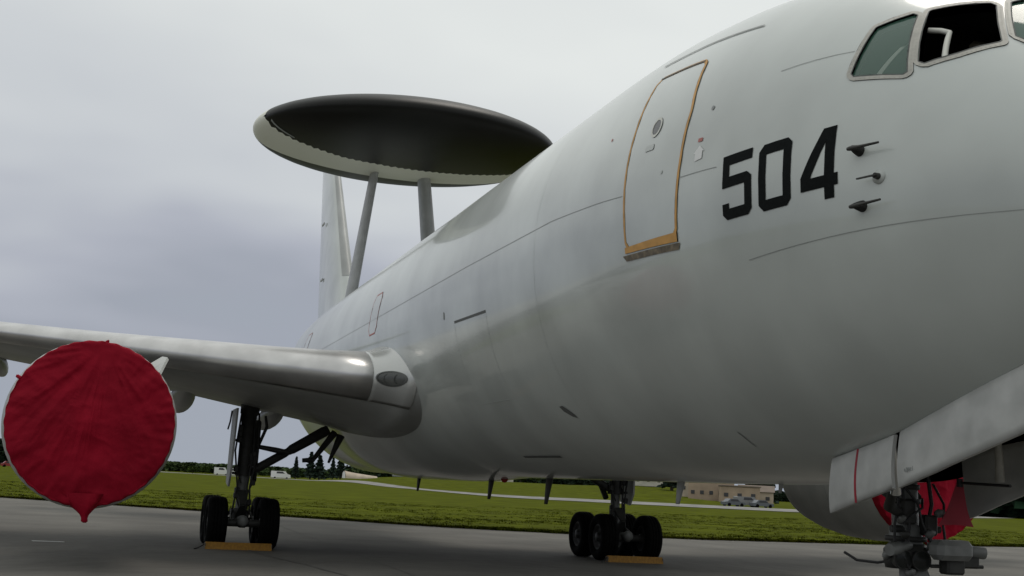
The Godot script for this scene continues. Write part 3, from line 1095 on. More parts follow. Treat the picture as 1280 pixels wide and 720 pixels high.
func engine_cover(side: float, label: String) -> void:
	var o := node("engine_cover", self, P(7.92 * side, 0.0, 15.76))
	var c := Vector3(0, 2.336, 0)
	var nz := FastNoiseLite.new()
	nz.seed = 40 + int(side); nz.frequency = 1.1; nz.fractal_octaves = 4
	var n2 := FastNoiseLite.new()
	n2.seed = 12; n2.frequency = 0.35; n2.fractal_octaves = 3
	var rows := []
	var tie := Vector2(0.12, 1.25)
	for i in 65:
		var t := i / 48.0
		var ring := []
		for k in 220:
			var a := TAU * k / 220
			var r := minf(t, 1.0) * 1.322
			var p := Vector2(cos(a), sin(a)) * r
			var z := 0.0
			if t <= 1.0:
				z = 0.19 * sqrt(maxf(1.0 - t * t * 0.97, 0.0)) * (1.0 - 0.35 * t)
				# folds fan out from the tie at the top; shallow ones run across the lower half
				var d := p - tie
				var fan := nz.get_noise_2d(atan2(d.x, -d.y) * 4.2, d.length() * 0.28)
				z += fan * 0.045 * smoothstep(0.1, 0.7, d.length()) * (1.0 - 0.45 * smoothstep(1.4, 2.5, d.length()))
				var rim := nz.get_noise_2d(a * 4.5 + 30.0, t * 0.9)
				z += rim * 0.035 * smoothstep(0.45, 0.95, t)
				z += (absf(n2.get_noise_2d(p.x * 3.0 + p.y, p.y * 4.5)) - 0.25) * -0.03
				z += n2.get_noise_2d(p.x * 2.0, p.y * 2.6 + 9.0) * 0.03
			else:
				var q := (t - 1.0) * 3.0
				z = 0.03 - 0.20 * q + 0.008 * sin(a * 38.0)
				p = p.normalized() * (1.322 + 0.020 * sin(PI * 0.5 * minf(q * 1.4, 1.0)) + 0.006 * sin(a * 38.0))
				if q > 0.8:
					p *= 1.0 - (q - 0.8) * 0.02
			ring.append(c + Vector3(p.x * 0.98 + 0.015 * side, p.y, z + 0.03))
		rows.append(ring)
	var m := MB.new()
	m.grid(rows, true, Vector3(0, 0, 1))
	put("cover_face", m.done(), M.red, o)
	# the surplus cloth drawn together into a drooping tail under the lip
	m = MB.new()
	rows = []
	for d in [[1.22, 0.34, 0.10], [1.10, 0.27, 0.11], [1.01, 0.19, 0.10], [0.94, 0.115, 0.08], [0.88, 0.065, 0.06], [0.83, 0.045, 0.04], [0.78, 0.05, 0.045], [0.755, 0.02, 0.02]]:
		var r := []
		for k in 20:
			var a := TAU * k / 20
			var f := 1.0 + 0.16 * sin(a * 5.0 + d[0] * 9.0)
			r.append(Vector3(0.02 * (1.2 - d[0]) * 8.0 + cos(a) * d[1] * f, d[0], 0.05 + sin(a) * d[2] * f))
		rows.append(r)
	m.grid(rows, true)
	m.fan(rows[-1], Vector3.DOWN)
	put("drawstring_tail", m.done(), M.red, o)
	for q in [[84.0, 0.035], [150.0, 0.05]]:
		m = MB.new()
		var a2 := deg_to_rad(q[0])
		var u := Vector3(cos(a2), sin(a2), 0)
		m.tube([c + u * 1.24, c + u * (1.31 + q[1]), c + u * (1.33 + q[1]) + Vector3(0.02, 0, 0.01)], [0.035, 0.03, 0.012], 8)
		put("tie_knot", m.done(), M.red, o)
	tag(o, label, "engine cover", "engine covers")

# ------------------------------------------------------------------ landing gear
func wheel_mesh(r: float, w: float) -> ArrayMesh:
	var t := MB.new()
	var h := w * 0.5
	var k := r * 0.55
	t.lathe([Vector2(-h * 0.72, k), Vector2(-h * 0.95, k * 1.15), Vector2(-h, r * 0.80), Vector2(-h * 0.93, r * 0.90), Vector2(-h * 0.78, r * 0.965), Vector2(-h * 0.55, r * 0.992),
		Vector2(-h * 0.38, r), Vector2(-h * 0.36, r - 0.012), Vector2(-h * 0.31, r - 0.012), Vector2(-h * 0.29, r), Vector2(-h * 0.06, r), Vector2(-h * 0.04, r - 0.012), Vector2(h * 0.02, r - 0.012), Vector2(h * 0.04, r),
		Vector2(h * 0.29, r), Vector2(h * 0.31, r - 0.012), Vector2(h * 0.36, r - 0.012), Vector2(h * 0.38, r), Vector2(h * 0.55, r * 0.992), Vector2(h * 0.78, r * 0.965), Vector2(h * 0.93, r * 0.90), Vector2(h, r * 0.80), Vector2(h * 0.95, k * 1.15), Vector2(h * 0.72, k)], Vector3.ZERO, Vector3.RIGHT, 40)
	var me := t.done()
	var d := MB.new()
	for s in [-1.0, 1.0]:
		d.lathe([Vector2(0.72 * h * s, k), Vector2(0.80 * h * s, k * 0.93), Vector2(0.45 * h * s, k * 0.82), Vector2(0.40 * h * s, k * 0.42), Vector2(0.85 * h * s, k * 0.34), Vector2(0.88 * h * s, 0.0)], Vector3.ZERO, Vector3.RIGHT, 32)
	return d.done(me)

func main_gear(ac: Node3D, side: float, wm: ArrayMesh) -> void:
	var g := MB.new()
	var top := P(4.60 * side, 3.35, 24.05)
	var foot := P(4.65 * side, 0.70, 24.06)
	var mid := top.lerp(foot, 0.66)
	g.tube([top, top.lerp(foot, 0.12), top.lerp(foot, 0.14), top.lerp(foot, 0.6), top.lerp(foot, 0.62), mid], [0.22, 0.22, 0.175, 0.165, 0.20, 0.20], 20)
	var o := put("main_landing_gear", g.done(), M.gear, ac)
	var s := MB.new()
	s.tube([foot + Vector3(0, 0.16, 0), foot + Vector3(0, 0.02, 0), foot - Vector3(0, 0.24, 0)], [0.15, 0.2, 0.16], 16)
	put("bogie_yoke", s.done(), M.gear, o)
	s = MB.new()
	s.rod(mid, foot + Vector3(0, 0.1, 0), 0.115, 0.115, 18)
	put("oleo_piston", s.done(), M.gear_light, o)
	s = MB.new()   # bogie beam and axles
	s.box(P(4.65 * side, 0.57, 24.06), Vector3(0.22, 0.24, 1.75), 0.05)
	for z in [23.35, 24.77]:
		s.rod(P((4.65 - 0.75) * side, 0.55, z), P((4.65 + 0.75) * side, 0.55, z), 0.085, 0.085, 14)
	put("bogie_beam", s.done(), M.gear, o)
	for z in [23.35, 24.77]:
		for e in [-0.57, 0.57]:
			put("wheel", wm, [M.tyre, M.hub], o, P(4.65 * side + e, 0.555, z))
		s = MB.new()   # brake rod and front plate
		s.rod(P(4.65 * side - 0.2, 0.82, 24.06), P(4.65 * side - 0.25, 0.60, z), 0.03)
		s.rod(P(4.65 * side + 0.2, 0.82, 24.06), P(4.65 * side + 0.25, 0.60, z), 0.03)
		put("brake_rod", s.done(), M.gear, o)
	s = MB.new()
	s.lathe([Vector2(-0.04, 0.0), Vector2(-0.04, 0.10), Vector2(0.04, 0.13), Vector2(0.1, 0.13)], P(4.65 * side, 0.60, 23.13), Vector3(0, 0, -1), 16)
	put("tow_eye", s.done(), M.gear_light, o)
	# torque links in front of the leg
	for a in [[1.25, 0.95], [0.66, 0.95]]:
		s = MB.new()
		var ux := Vector3(1, 0, 0)
		var p0 := P(4.64 * side, a[0], 23.86)
		var p1 := P(4.65 * side, a[1], 23.52)
		var uy := (p1 - p0)
		s.prism([Vector2(-0.14, 0), Vector2(0.14, 0), Vector2(0.06, 1), Vector2(-0.06, 1)], p0, ux, uy, 0.06)
		put("torque_link", s.done(), M.gear, o)
	# folding side brace running inboard to the fuselage, with its lock links
	s = MB.new()
	var b0 := P(4.44 * side, 1.72, 24.0)
	var b1 := P(2.72 * side, 2.78, 24.3)
	var bm := b0.lerp(b1, 0.46)
	s.tube([b0, b0.lerp(bm, 0.12), b0.lerp(bm, 0.9), bm], [0.075, 0.10, 0.10, 0.085], 12)
	s.tube([bm, bm.lerp(b1, 0.1), bm.lerp(b1, 0.9), b1], [0.085, 0.115, 0.13, 0.11], 12)
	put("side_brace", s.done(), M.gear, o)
	s = MB.new()
	var l0 := P(4.36 * side, 2.28, 24.0)
	s.tube([l0, P(3.95 * side, 2.22, 23.9), P(3.62 * side, 2.18, 23.9)], [0.05, 0.065, 0.05], 10)
	s.tube([P(3.62 * side, 2.18, 23.9), bm], [0.05, 0.05], 10)
	s.tube([l0, P(4.2 * side, 2.75, 23.95), P(4.25 * side, 3.0, 23.95)], [0.035, 0.04, 0.03], 8)
	put("lock_link", s.done(), M.gear, o)
	s = MB.new()
	s.tube([P(3.05 * side, 2.05, 24.1), P(2.55 * side, 2.72, 24.3)], [0.055, 0.09], 10)
	s.tube([P(3.3 * side, 2.02, 24.1), P(3.05 * side, 2.05, 24.1)], [0.05, 0.06], 10)
	s.tube([P(2.65 * side, 2.0, 24.3), P(2.38 * side, 2.66, 24.4)], [0.03, 0.10], 10)
	put("downlock_actuator", s.done(), M.gear, o)
	s = MB.new()
	s.rod(P(4.4 * side, 1.5, 24.1), P(4.25 * side, 2.9, 25.4), 0.075)
	put("drag_brace", s.done(), M.gear, o)
	# hoses down the leg
	for h in [[0.2, 23.85], [-0.2, 23.87], [0.12, 23.8]]:
		s = MB.new()
		s.tube([top + Vector3(h[0], -0.3, 0.15), top.lerp(foot, 0.45) + Vector3(h[0] * 1.3, 0, 0.2), top.lerp(foot, 0.75) + Vector3(h[0] * 0.7, 0, 0.26), foot + Vector3(h[0], 0.05, 0.2)], [0.022], 6)
		put("brake_hose", s.done(), M.hose, o)
	s = MB.new()
	s.box(top.lerp(foot, 0.52) + Vector3(0.16, 0, 0.12), Vector3(0.16, 0.3, 0.14), 0.02)
	s.box(top.lerp(foot, 0.30) + Vector3(-0.17, 0, 0.1), Vector3(0.1, 0.42, 0.12), 0.02)
	s.box(top.lerp(foot, 0.80) + Vector3(-0.12, 0, 0.1), Vector3(0.12, 0.2, 0.12), 0.02)
	put("valve_block", s.done(), M.gear, o)
	for q in [[0.17, 2.55, 23.9], [-0.19, 2.1, 23.88], [0.2, 1.75, 23.86], [-0.2, 1.45, 23.85], [0.16, 1.15, 23.84], [-0.15, 1.0, 23.85]]:
		s = MB.new()
		s.box(P(4.63 * side + q[0], q[1], q[2]), Vector3(0.11, 0.13, 0.12), 0.02)
		s.rod(P(4.63 * side + q[0], q[1], q[2]), P(4.63 * side + q[0] * 0.3, q[1] - 0.32, q[2]), 0.022, 0.018, 6)
		put("pipe_clamp", s.done(), M.gear, o)
	# leg door outboard
	s = MB.new()
	s.prism([Vector2(-0.55, 0.0), Vector2(0.55, 0.0), Vector2(0.42, -1.7), Vector2(-0.2, -1.78), Vector2(-0.42, -1.5)], P(4.93 * side, 3.12, 24.06), Vector3(0, 0, -1), Vector3(0.02 * side, 1, 0), 0.045)
	put("leg_door", s.done(), M.door_paint, o)
	s = MB.new()
	s.rod(P(4.9 * side, 2.4, 23.9), P(4.66 * side, 2.4, 24.0), 0.03)
	put("door_link", s.done(), M.gear, o)
	s = MB.new()
	s.rod(P(4.9 * side, 1.65, 23.9), P(4.68 * side, 1.65, 24.0), 0.03)
	put("door_link", s.done(), M.gear, o)
	s = MB.new()
	s.tube([P(5.05 * side, 3.05, 23.6), P(5.08 * side, 2.8, 23.5), P(5.12 * side, 2.62, 23.5)], [0.02, 0.02, 0.02], 6)
	put("drain_hose", s.done(), M.hose, o)

func nose_gear(ac: Node3D) -> void:
	var g := MB.new()
	var top := P(0, 2.6, 5.25)
	var ax := P(0, 0.47, 5.12)
	g.tube([top, top.lerp(ax, 0.32), top.lerp(ax, 0.33), top.lerp(ax, 0.52), top.lerp(ax, 0.53), top.lerp(ax, 0.62)], [0.11, 0.11, 0.13, 0.13, 0.16, 0.16], 18)
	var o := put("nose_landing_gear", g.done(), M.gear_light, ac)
	var s := MB.new()
	s.rod(top.lerp(ax, 0.6), ax, 0.075, 0.075, 16)
	s.rod(ax - Vector3(0.4, 0, 0), ax + Vector3(0.4, 0, 0), 0.06, 0.06, 12)
	put("axle", s.done(), M.gear_light, o)
	var wm := wheel_mesh(0.47, 0.34)
	for e in [-0.31, 0.31]:
		put("wheel", wm, [M.tyre, M.hub], o, ax + Vector3(e, 0, 0))
	s = MB.new()   # steering collar with two actuators across
	s.lathe([Vector2(-0.12, 0.12), Vector2(-0.12, 0.20), Vector2(-0.04, 0.22), Vector2(0.06, 0.22), Vector2(0.12, 0.17), Vector2(0.12, 0.12)], top.lerp(ax, 0.66), Vector3.UP, 20)
	put("steering_collar", s.done(), M.gear, o)
	for e in [-1.0, 1.0]:
		s = MB.new()
		s.tube([P(-0.10 * e, 1.30, 4.98), P(-0.28 * e, 1.28, 4.86), P(-0.30 * e, 1.28, 4.85), P((-0.62 if e > 0.0 else -0.44) * e, 1.26, 4.80)], [0.04, 0.04, 0.058, 0.058], 12)
		put("steering_actuator", s.done(), M.gear_light, o)
	s = MB.new()
	s.box(P(-0.18, 1.28, 4.72), Vector3(0.40, 0.19, 0.22), 0.05)
	put("steering_cover", s.done(), M.gear_light, o)
	s = MB.new()
	s.box(P(-0.25, 1.13, 4.8), Vector3(0.2, 0.16, 0.16), 0.02)
	s.box(P(-0.46, 1.17, 4.85), Vector3(0.2, 0.12, 0.14), 0.02)
	s.rod(P(-0.05, 1.12, 4.85), P(-0.6, 1.13, 4.8), 0.018)
	put("valve_block", s.done(), M.gear, o)
	# taxi lights
	for e in [[0.02, 1.165, 4.93], [0.19, 1.17, 4.97]]:
		s = MB.new()
		s.lathe([Vector2(-0.10, 0.03), Vector2(-0.06, 0.08), Vector2(0.03, 0.10), Vector2(0.05, 0.10), Vector2(0.04, 0.085), Vector2(0.02, 0.05), Vector2(0.015, 0)], P(e[0], e[1], e[2]), Vector3(-0.05, 0, 1).normalized(), 20)
		put("taxi_light", s.done(), M.gear, o)
		s = MB.new()
		s.lathe([Vector2(0.042, 0.086), Vector2(0.05, 0.05), Vector2(0.053, 0.0)], P(e[0], e[1], e[2]), Vector3(-0.05, 0, 1).normalized(), 20)
		put("lamp_glass", s.done(), M.lens, o)
	for a in [[1.08, 0.80], [0.52, 0.80]]:
		s = MB.new()
		var p0 := P(0, a[0], 5.02)
		var p1 := P(0, a[1], 4.72)
		s.prism([Vector2(-0.11, 0), Vector2(0.11, 0), Vector2(0.05, 1), Vector2(-0.05, 1)], p0, Vector3(1, 0, 0), p1 - p0, 0.05)
		put("torque_link", s.done(), M.gear_light, o)
	s = MB.new()
	s.rod(P(0.12, 1.75, 5.18), P(0.3, 2.35, 6.3), 0.06)
	s.rod(P(-0.12, 1.75, 5.18), P(-0.3, 2.35, 6.3), 0.06)
	put("drag_brace", s.done(), M.gear, o)
	s = MB.new()
	s.tube([P(0.42, 1.19, 5.6), P(0.34, 1.12, 5.5), P(0.2, 1.11, 5.35), P(0.12, 1.14, 5.25)], [0.014], 6)
	s.tube([P(0.13, 2.2, 5.05), P(0.16, 1.8, 5.0), P(0.10, 1.5, 4.98), P(0.15, 1.25, 4.95)], [0.02], 6)
	s.tube([P(-0.13, 2.2, 5.05), P(-0.17, 1.7, 5.0), P(-0.10, 1.45, 4.98), P(-0.15, 1.3, 4.95)], [0.02], 6)
	put("hydraulic_hose", s.done(), M.hose, o)
	s = MB.new()
	s.box(P(0.1, 1.62, 5.02), Vector3(0.16, 0.24, 0.12), 0.02)
	s.box(P(-0.13, 1.5, 5.0), Vector3(0.14, 0.2, 0.14), 0.02)
	s.rod(P(0.22, 1.45, 5.1), P(-0.3, 1.46, 5.05), 0.035)
	put("junction_box", s.done(), M.gear, o)
	# bright downlock tube beside the doors
	s = MB.new()
	s.tube([P(0.80, 2.30, 4.22), P(0.72, 1.98, 4.30), P(0.66, 1.78, 4.38)], [0.022, 0.028, 0.05], 10)
	put("door_rod", s.done(), M.chrome, o)
	s = MB.new()
	s.tube([P(0.7, 1.92, 4.32), P(0.45, 1.66, 4.8), P(0.1, 1.6, 5.1)], [0.035, 0.05, 0.05], 10)
	put("door_actuator", s.done(), M.gear, o)
	# pale link rod of the port door, clamps, bolts and pipe unions on the leg
	s = MB.new()
	s.tube([P(-0.34, 2.34, 4.24), P(-0.36, 2.2, 4.25), P(-0.40, 1.94, 4.29)], [0.03, 0.035, 0.045], 10)
	put("door_link", s.done(), M.frame, o)
	for q in [[0.12, 1.86, 0.15], [0.0, 1.72, 0.16], [-0.05, 1.36, 0.2]]:
		s = MB.new()
		s.lathe([Vector2(-0.025, q[2] - 0.03), Vector2(-0.025, q[2]), Vector2(0.025, q[2]), Vector2(0.025, q[2] - 0.03)], top.lerp(ax, (2.6 - q[1]) / 2.13), Vector3.UP, 18)
		put("clamp_ring", s.done(), M.gear, o)
	for q in [[0.2, 1.55, 4.95], [0.25, 1.30, 5.0], [-0.2, 1.62, 4.92], [0.17, 1.4, 4.93], [-0.08, 1.42, 4.9], [0.3, 1.2, 5.05], [0.1, 1.05, 4.95]]:
		s = MB.new()
		s.lathe([Vector2(-0.04, 0.0), Vector2(-0.04, 0.035), Vector2(0.0, 0.045), Vector2(0.03, 0.03), Vector2(0.06, 0.02), Vector2(0.06, 0.0)], P(q[0], q[1], q[2]), Vector3(-q[0], 0.3, 1.0).normalized(), 10)
		put("pipe_union", s.done(), M.gear_light if int(q[0] * 100) % 2 == 0 else M.gear, o)
	for q in [[0.22, 1.95, 5.1, 0.26, 1.3, 4.98], [0.18, 1.9, 5.0, -0.1, 1.35, 4.93], [-0.2, 1.9, 5.02, -0.24, 1.34, 4.88], [0.3, 1.3, 5.05, 0.05, 1.02, 4.95], [-0.05, 1.75, 4.98, 0.2, 1.5, 4.93]]:
		s = MB.new()
		var a := P(q[0], q[1], q[2])
		var b := P(q[3], q[4], q[5])
		s.tube([a, a.lerp(b, 0.35) + Vector3(0.04, 0, 0.05), a.lerp(b, 0.7) + Vector3(-0.03, 0, 0.06), b], [0.013], 6)
		put("hydraulic_hose", s.done(), M.hose, o)

func door_panel(hinge: Array, depth: Array, side: float, th: float, bulge: float) -> ArrayMesh:
	var inboard := 0.0 if side > 0.0 else 0.34
	# hinge: chart points on the starboard skin; the leaf hangs straight down from them
	var outer := []
	var inner := []
	for i in hinge.size():
		var h: Vector2 = hinge[i]
		var p := skin(h.x, h.y) + Vector3(inboard, inboard * 0.4, 0)
		var a := []
		var b := []
		for k in 9:
			var t := k / 8.0
			var q := p + Vector3(-0.02, -0.01, 0) + Vector3(-bulge * sin(PI * t * 0.8), -float(depth[i]) * t, 0)
			var r := q + Vector3(th, 0, 0)
			a.append(Vector3(q.x * side, q.y, q.z))
			b.append(Vector3(r.x * side, r.y, r.z))
		b.reverse()
		a.append_array(b)
		outer.append(a)
	var m := MB.new()
	m.grid(outer, true)
	m.flat()
	m.fan(outer[0], Vector3(0, 0, -1))
	m.fan(outer[-1], Vector3(0, 0, 1))
	return m.done()

func hinge_line(x0: float, x1: float, n: int) -> Array:
	var o := []
	for i in n + 1:
		var x := lerpf(x0, x1, float(i) / n)
		var deg: float = mixr([[1.4, -44.0], [2.124, -50.3], [3.739, -61.6], [5.043, -68.3], [5.4, -70.0]], x)
		o.append(chart(x, deg))
	return o

func surface_part(called: String, outlines: Array, off: float, m: Material, parent: Node, holes := [], wall := 0.0) -> MeshInstance3D:
	return put(called, patch(outlines, off, holes, wall), m, parent)

func aircraft() -> void:
	var ac := node("radar_aircraft", self)
	tag(ac, "large pale grey jet with a black rotating radar dome, parked and covered", "aircraft")
	xs = PackedFloat32Array([0.004, 0.02, 0.05, 0.1, 0.17, 0.25, 0.35, 0.5, 0.65, 0.85])
	var x := 1.05
	while x < 8.9:
		xs.append(x); x += 0.2
	while x < 31.0:
		xs.append(x); x += 0.5
	while x < 47.2:
		xs.append(x); x += 0.45
	xs.append(47.235)
	for i in 73:
		vs.append((-180.0 + 5.0 * i) * KV)
	# --- openings
	var w3 := rounded([chart(3.145, 23.8), chart(2.614, 25.9), chart(2.906, 45.5), chart(3.179, 38.6)], 0.03)
	var w2 := rounded([chart(2.550, 29.0), chart(2.330, 35.3), chart(2.120, 44.0), chart(2.453, 56.6), chart(2.825, 46.8)], 0.03)
	var w1 := rounded([chart(2.025, 46.0), chart(1.62, 84.5), chart(2.26, 85.5), chart(2.39, 59.6)], 0.04)
	var wins := [w3, w2, w1, mirrored(w3), mirrored(w2), mirrored(w1)]
	var bay := PackedVector2Array()
	for h in hinge_line(5.04, 1.75, 12):
		bay.append(h)
	for h in hinge_line(1.75, 5.04, 12):
		bay.append(Vector2(h.x, -180.0 * KV - h.y - 0.36))
	var cuts := wins.duplicate()
	cuts.append(bay)
	# --- fuselage skin with the openings cut out
	var st := SurfaceTool.new()
	st.begin(Mesh.PRIMITIVE_TRIANGLES)
	var boxes := []
	for c in cuts:
		boxes.append(bounds(c))
	for i in xs.size() - 1:
		for j in vs.size() - 1:
			var got := [cell_poly(i, j)]
			var r := Rect2(xs[i], vs[j], xs[i + 1] - xs[i], vs[j + 1] - vs[j])
			for k in cuts.size():
				if r.intersects(boxes[k]):
					var next := []
					for g in got:
						next.append_array(Geometry2D.clip_polygons(g, cuts[k]))
					got = next
			emit_patch(st, got, 0.0)
	for k in wins.size():
		edge_wall(st, wins[k], 0.0, -0.07)
	var fus := put("fuselage", st.commit(), M.paint, ac)
	# --- nose gear bay, its lining and ribs
	st = SurfaceTool.new()
	st.begin(Mesh.PRIMITIVE_TRIANGLES)
	patch([bay], -0.55, [], 0.0, st)
	edge_wall(st, bay, 0.0, -0.56)
	put("gear_bay", st.commit(), M.bay, fus)
	for xx in [2.3, 2.8, 3.3, 3.8, 4.3, 4.8]:
		var rb := MB.new()
		rb.tube([skin(xx, -66.0 * KV) + Vector3(0.1, 0.42, 0), skin(xx, -90.0 * KV) + Vector3(0, 0.5, 0), skin(xx, -114.0 * KV) + Vector3(-0.1, 0.42, 0)], [0.035], 6)
		put("bay_rib", rb.done(), M.bay, fus)
	# --- cockpit windows
	var all_frames := []
	var merged: Array = [grown(w3, 0.056)]
	for extra in [grown(w2, 0.056), grown(w1, 0.056)]:
		var joined := []
		for q in merged:
			var both: Array = Geometry2D.merge_polygons(q, extra)
			if both.size() == 1:
				extra = both[0]
			else:
				joined.append(q)
		joined.append(extra)
		merged = joined
	for s in 2:
		# the outline is trimmed at the crown so that the two sides butt there
		var half := PackedVector2Array([Vector2(0.5, -3), Vector2(5, -3), Vector2(5, 90.0 * KV - 0.004), Vector2(0.5, 90.0 * KV - 0.004)])
		if s == 1:
			half = mirrored(half)
		var os := []
		for q in merged:
			os.append_array(Geometry2D.intersect_polygons(q if s == 0 else mirrored(q), half))
		var hs := [wins[3 * s], wins[3 * s + 1], wins[3 * s + 2]]
		var fr := surface_part("window_frame", os, 0.007, M.frame, fus, hs, 0.007)
		# rivet heads along the frame
		var rv := SurfaceTool.new()
		rv.begin(Mesh.PRIMITIVE_TRIANGLES)
		for h in hs:
			var loop := grown(h, 0.036)
			for i in loop.size():
				var p := loop[i]
				var q := loop[(i + 1) % loop.size()]
				var steps := int(p.distance_to(q) / 0.045)
				for k in steps:
					emit_patch(rv, [disc(p.lerp(q, (k + 0.5) / steps), 0.0065, 6)], 0.0095)
		var rvo := put("rivets", rv.commit(), M.rivet, fr)
		rvo.set_meta("kind", "stuff")
		for k in 3:
			if s == 0 and k == 1:
				continue   # the starboard sliding window stands open
			var pane := surface_part("window_pane", [grown(hs[k], 0.004)], -0.010, M.glass, fr)
		# dark gasket round each pane
		for k in 3:
			surface_part("gasket", [grown(hs[k], 0.010)], 0.0085, M.seam, fr, [hs[k]], 0.004)
	# the open window's own frame, slid back inside the opening
	var sl := MB.new()
	var sill := chart(2.392, 30.8)
	var head := chart(2.577, 43.7)
	var rows := []
	var path := []
	for i in 7:
		var c := sill.lerp(head, i / 6.0)
		path.append(skin(c.x, c.y) - skin_normal(c.x, c.y) * 0.085)
	var c3 := chart(2.66, 43.6)
	path.append(skin(c3.x, c3.y) - skin_normal(c3.x, c3.y) * 0.085)
	c3 = chart(2.80, 42.6)
	path.append(skin(c3.x, c3.y) - skin_normal(c3.x, c3.y) * 0.085)
	sl.tube(path, [0.024], 8)
	put("sliding_window_frame", sl.done(), M.pale, fus)
	# cockpit lining: shell, floor and bulkhead
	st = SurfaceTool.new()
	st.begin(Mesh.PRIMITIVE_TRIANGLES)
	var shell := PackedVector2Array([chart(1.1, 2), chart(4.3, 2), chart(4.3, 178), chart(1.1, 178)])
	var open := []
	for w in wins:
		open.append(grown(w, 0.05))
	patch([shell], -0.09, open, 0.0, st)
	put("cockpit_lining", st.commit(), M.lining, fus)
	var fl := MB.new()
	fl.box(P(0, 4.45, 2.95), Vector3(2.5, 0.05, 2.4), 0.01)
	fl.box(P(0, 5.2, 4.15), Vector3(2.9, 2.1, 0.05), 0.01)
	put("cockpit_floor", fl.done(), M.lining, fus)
	for s in [-0.55, 0.55]:
		var seat := MB.new()
		seat.box(P(s, 4.75, 3.0), Vector3(0.5, 0.14, 0.5), 0.04)
		seat.box(P(s, 5.15, 3.27), Vector3(0.5, 0.8, 0.12), 0.05)
		seat.box(P(s, 5.62, 3.27), Vector3(0.26, 0.2, 0.1), 0.04)
		put("pilot_seat", seat.done(), M.bay, fus)
	var curtain := MB.new()
	rows = []
	for i in 9:
		var cc := chart(3.05 - 0.015 * i, 22.0 + 2.0 * i)
		var pp := skin(cc.x, cc.y) - skin_normal(cc.x, cc.y) * 0.14
		rows.append([pp + Vector3(0, 0, 0.05), pp + Vector3(0.02, 0, 0.0), pp + Vector3(0, 0, -0.06)])
	curtain.grid(rows)
	put("window_post", curtain.done(), M.pale, fus)

	# --- passenger door: a panel of its own in a golden outline
	var dr := rounded([chart(5.46, -8.6), chart(5.40, 8.0), chart(5.40, 20.0), chart(5.62, 34.8), chart(6.70, 35.2), chart(6.62, 20.0), chart(6.60, 5.0), chart(6.55, -8.6)], 0.06)
	var door := surface_part("passenger_door", [dr], 0.005, M.paint, fus, [], 0.006)
	surface_part("door_outline", [grown(dr, 0.046)], 0.007, M.gold, door, [grown(dr, 0.004)], 0.007)
	# broader worn paint on the top edge and the lower corners
	surface_part("door_top_edge", line([chart(5.64, 35.2), chart(6.68, 35.6)], 0.022), 0.011, M.seam, door)
	surface_part("sill_plate", [PackedVector2Array([chart(5.42, -8.2), chart(5.42, -10.2), chart(6.60, -9.9), chart(6.60, -8.6)])], 0.012, M.gold, door, [], 0.012)
	surface_part("sill_scuff", [PackedVector2Array([chart(5.38, -10.5), chart(5.42, -11.9), chart(6.60, -11.6), chart(6.68, -10.3)])], 0.006, M.gold_worn, door)
	surface_part("porthole_rim", [disc(chart(6.07, 18.4), 0.115, 24)], 0.011, M.pale, door, [disc(chart(6.07, 18.4), 0.085, 24)], 0.008)
	surface_part("porthole", [disc(chart(6.07, 18.4), 0.086, 24)], 0.008, M.window, door)
	surface_part("door_handle", [rounded([chart(6.02, 12.6), chart(6.22, 12.6), chart(6.22, 14.0), chart(6.02, 14.0)], 0.015)], 0.009, M.seam_faint, door, [], 0.004)
	surface_part("door_mark", [disc(chart(5.75, 6.0), 0.022, 10)], 0.009, M.seam_faint, door)
	# rain gutter above the door
	var gut := surface_part("rain_gutter", line([chart(4.93, 43.6), chart(7.1, 43.4)], 0.03), 0.005, M.seam_soft, fus)
	# number on the nose
	var num := node("number_marking", ac)
	var digit := {
		"5": [[0, 1], [1, 1], [1, .84], [.235, .84], [.235, .66], [.85, .66], [1, .585], [1, .085], [.87, 0], [.14, 0], [0, .085], [0, .25], [.235, .25], [.235, .165], [.765, .165], [.765, .495], [0, .495]],
		"0": [[0, .9], [.15, 1], [.87, 1], [1, .92], [1, .085], [.87, 0], [.15, 0], [0, .1]],
		"4": [[0, .17], [.645, .17], [.645, 0], [.9, 0], [.9, .17], [1, .17], [1, .335], [.9, .335], [.9, 1], [.56, 1], [0, .36]]}
	var inner := {"0": [[.235, .16], [.765, .16], [.765, .84], [.235, .84]], "4": [[.27, .335], [.645, .335], [.645, .80]]}
	for d in [["5", 4.588, 4.158, 4.165, 0.60], ["0", 4.06, 3.64, 4.15, 0.60], ["4", 3.52, 3.105, 4.12, 0.612]]:
		var pts := PackedVector2Array()
		for p in digit[d[0]]:
			pts.append(at_height(lerpf(d[1], d[2], p[0]), d[3] + d[4] * p[1]))
		var hole := []
		if inner.has(d[0]):
			var ip := PackedVector2Array()
			for p in inner[d[0]]:
				ip.append(at_height(lerpf(d[1], d[2], p[0]), d[3] + d[4] * p[1]))
			hole.append(ip)
		var o := surface_part("digit", [pts], 0.004, M.black, num, hole)
		o.set_meta("label", "black painted digit " + d[0])
	# --- small markings, seams and hatches
	surface_part("arrow_placard", [PackedVector2Array([chart(5.10, 6.4), chart(4.97, 6.8), chart(4.97, 8.6), chart(4.94, 8.6), chart(5.03, 10.0), chart(5.13, 8.3), chart(5.10, 8.2)])], 0.004, M.white, fus)
	surface_part("red_placard", [PackedVector2Array([chart(5.08, 10.9), chart(5.00, 11.0), chart(5.00, 11.9), chart(5.08, 11.8)])], 0.004, M.red_line, fus)
	surface_part("latch", [disc(chart(4.95, 19.0), 0.025, 10)], 0.005, M.seam_soft, fus)
	surface_part("latch", [disc(chart(7.35, 21.0), 0.02, 10)], 0.005, M.red_line, fus)
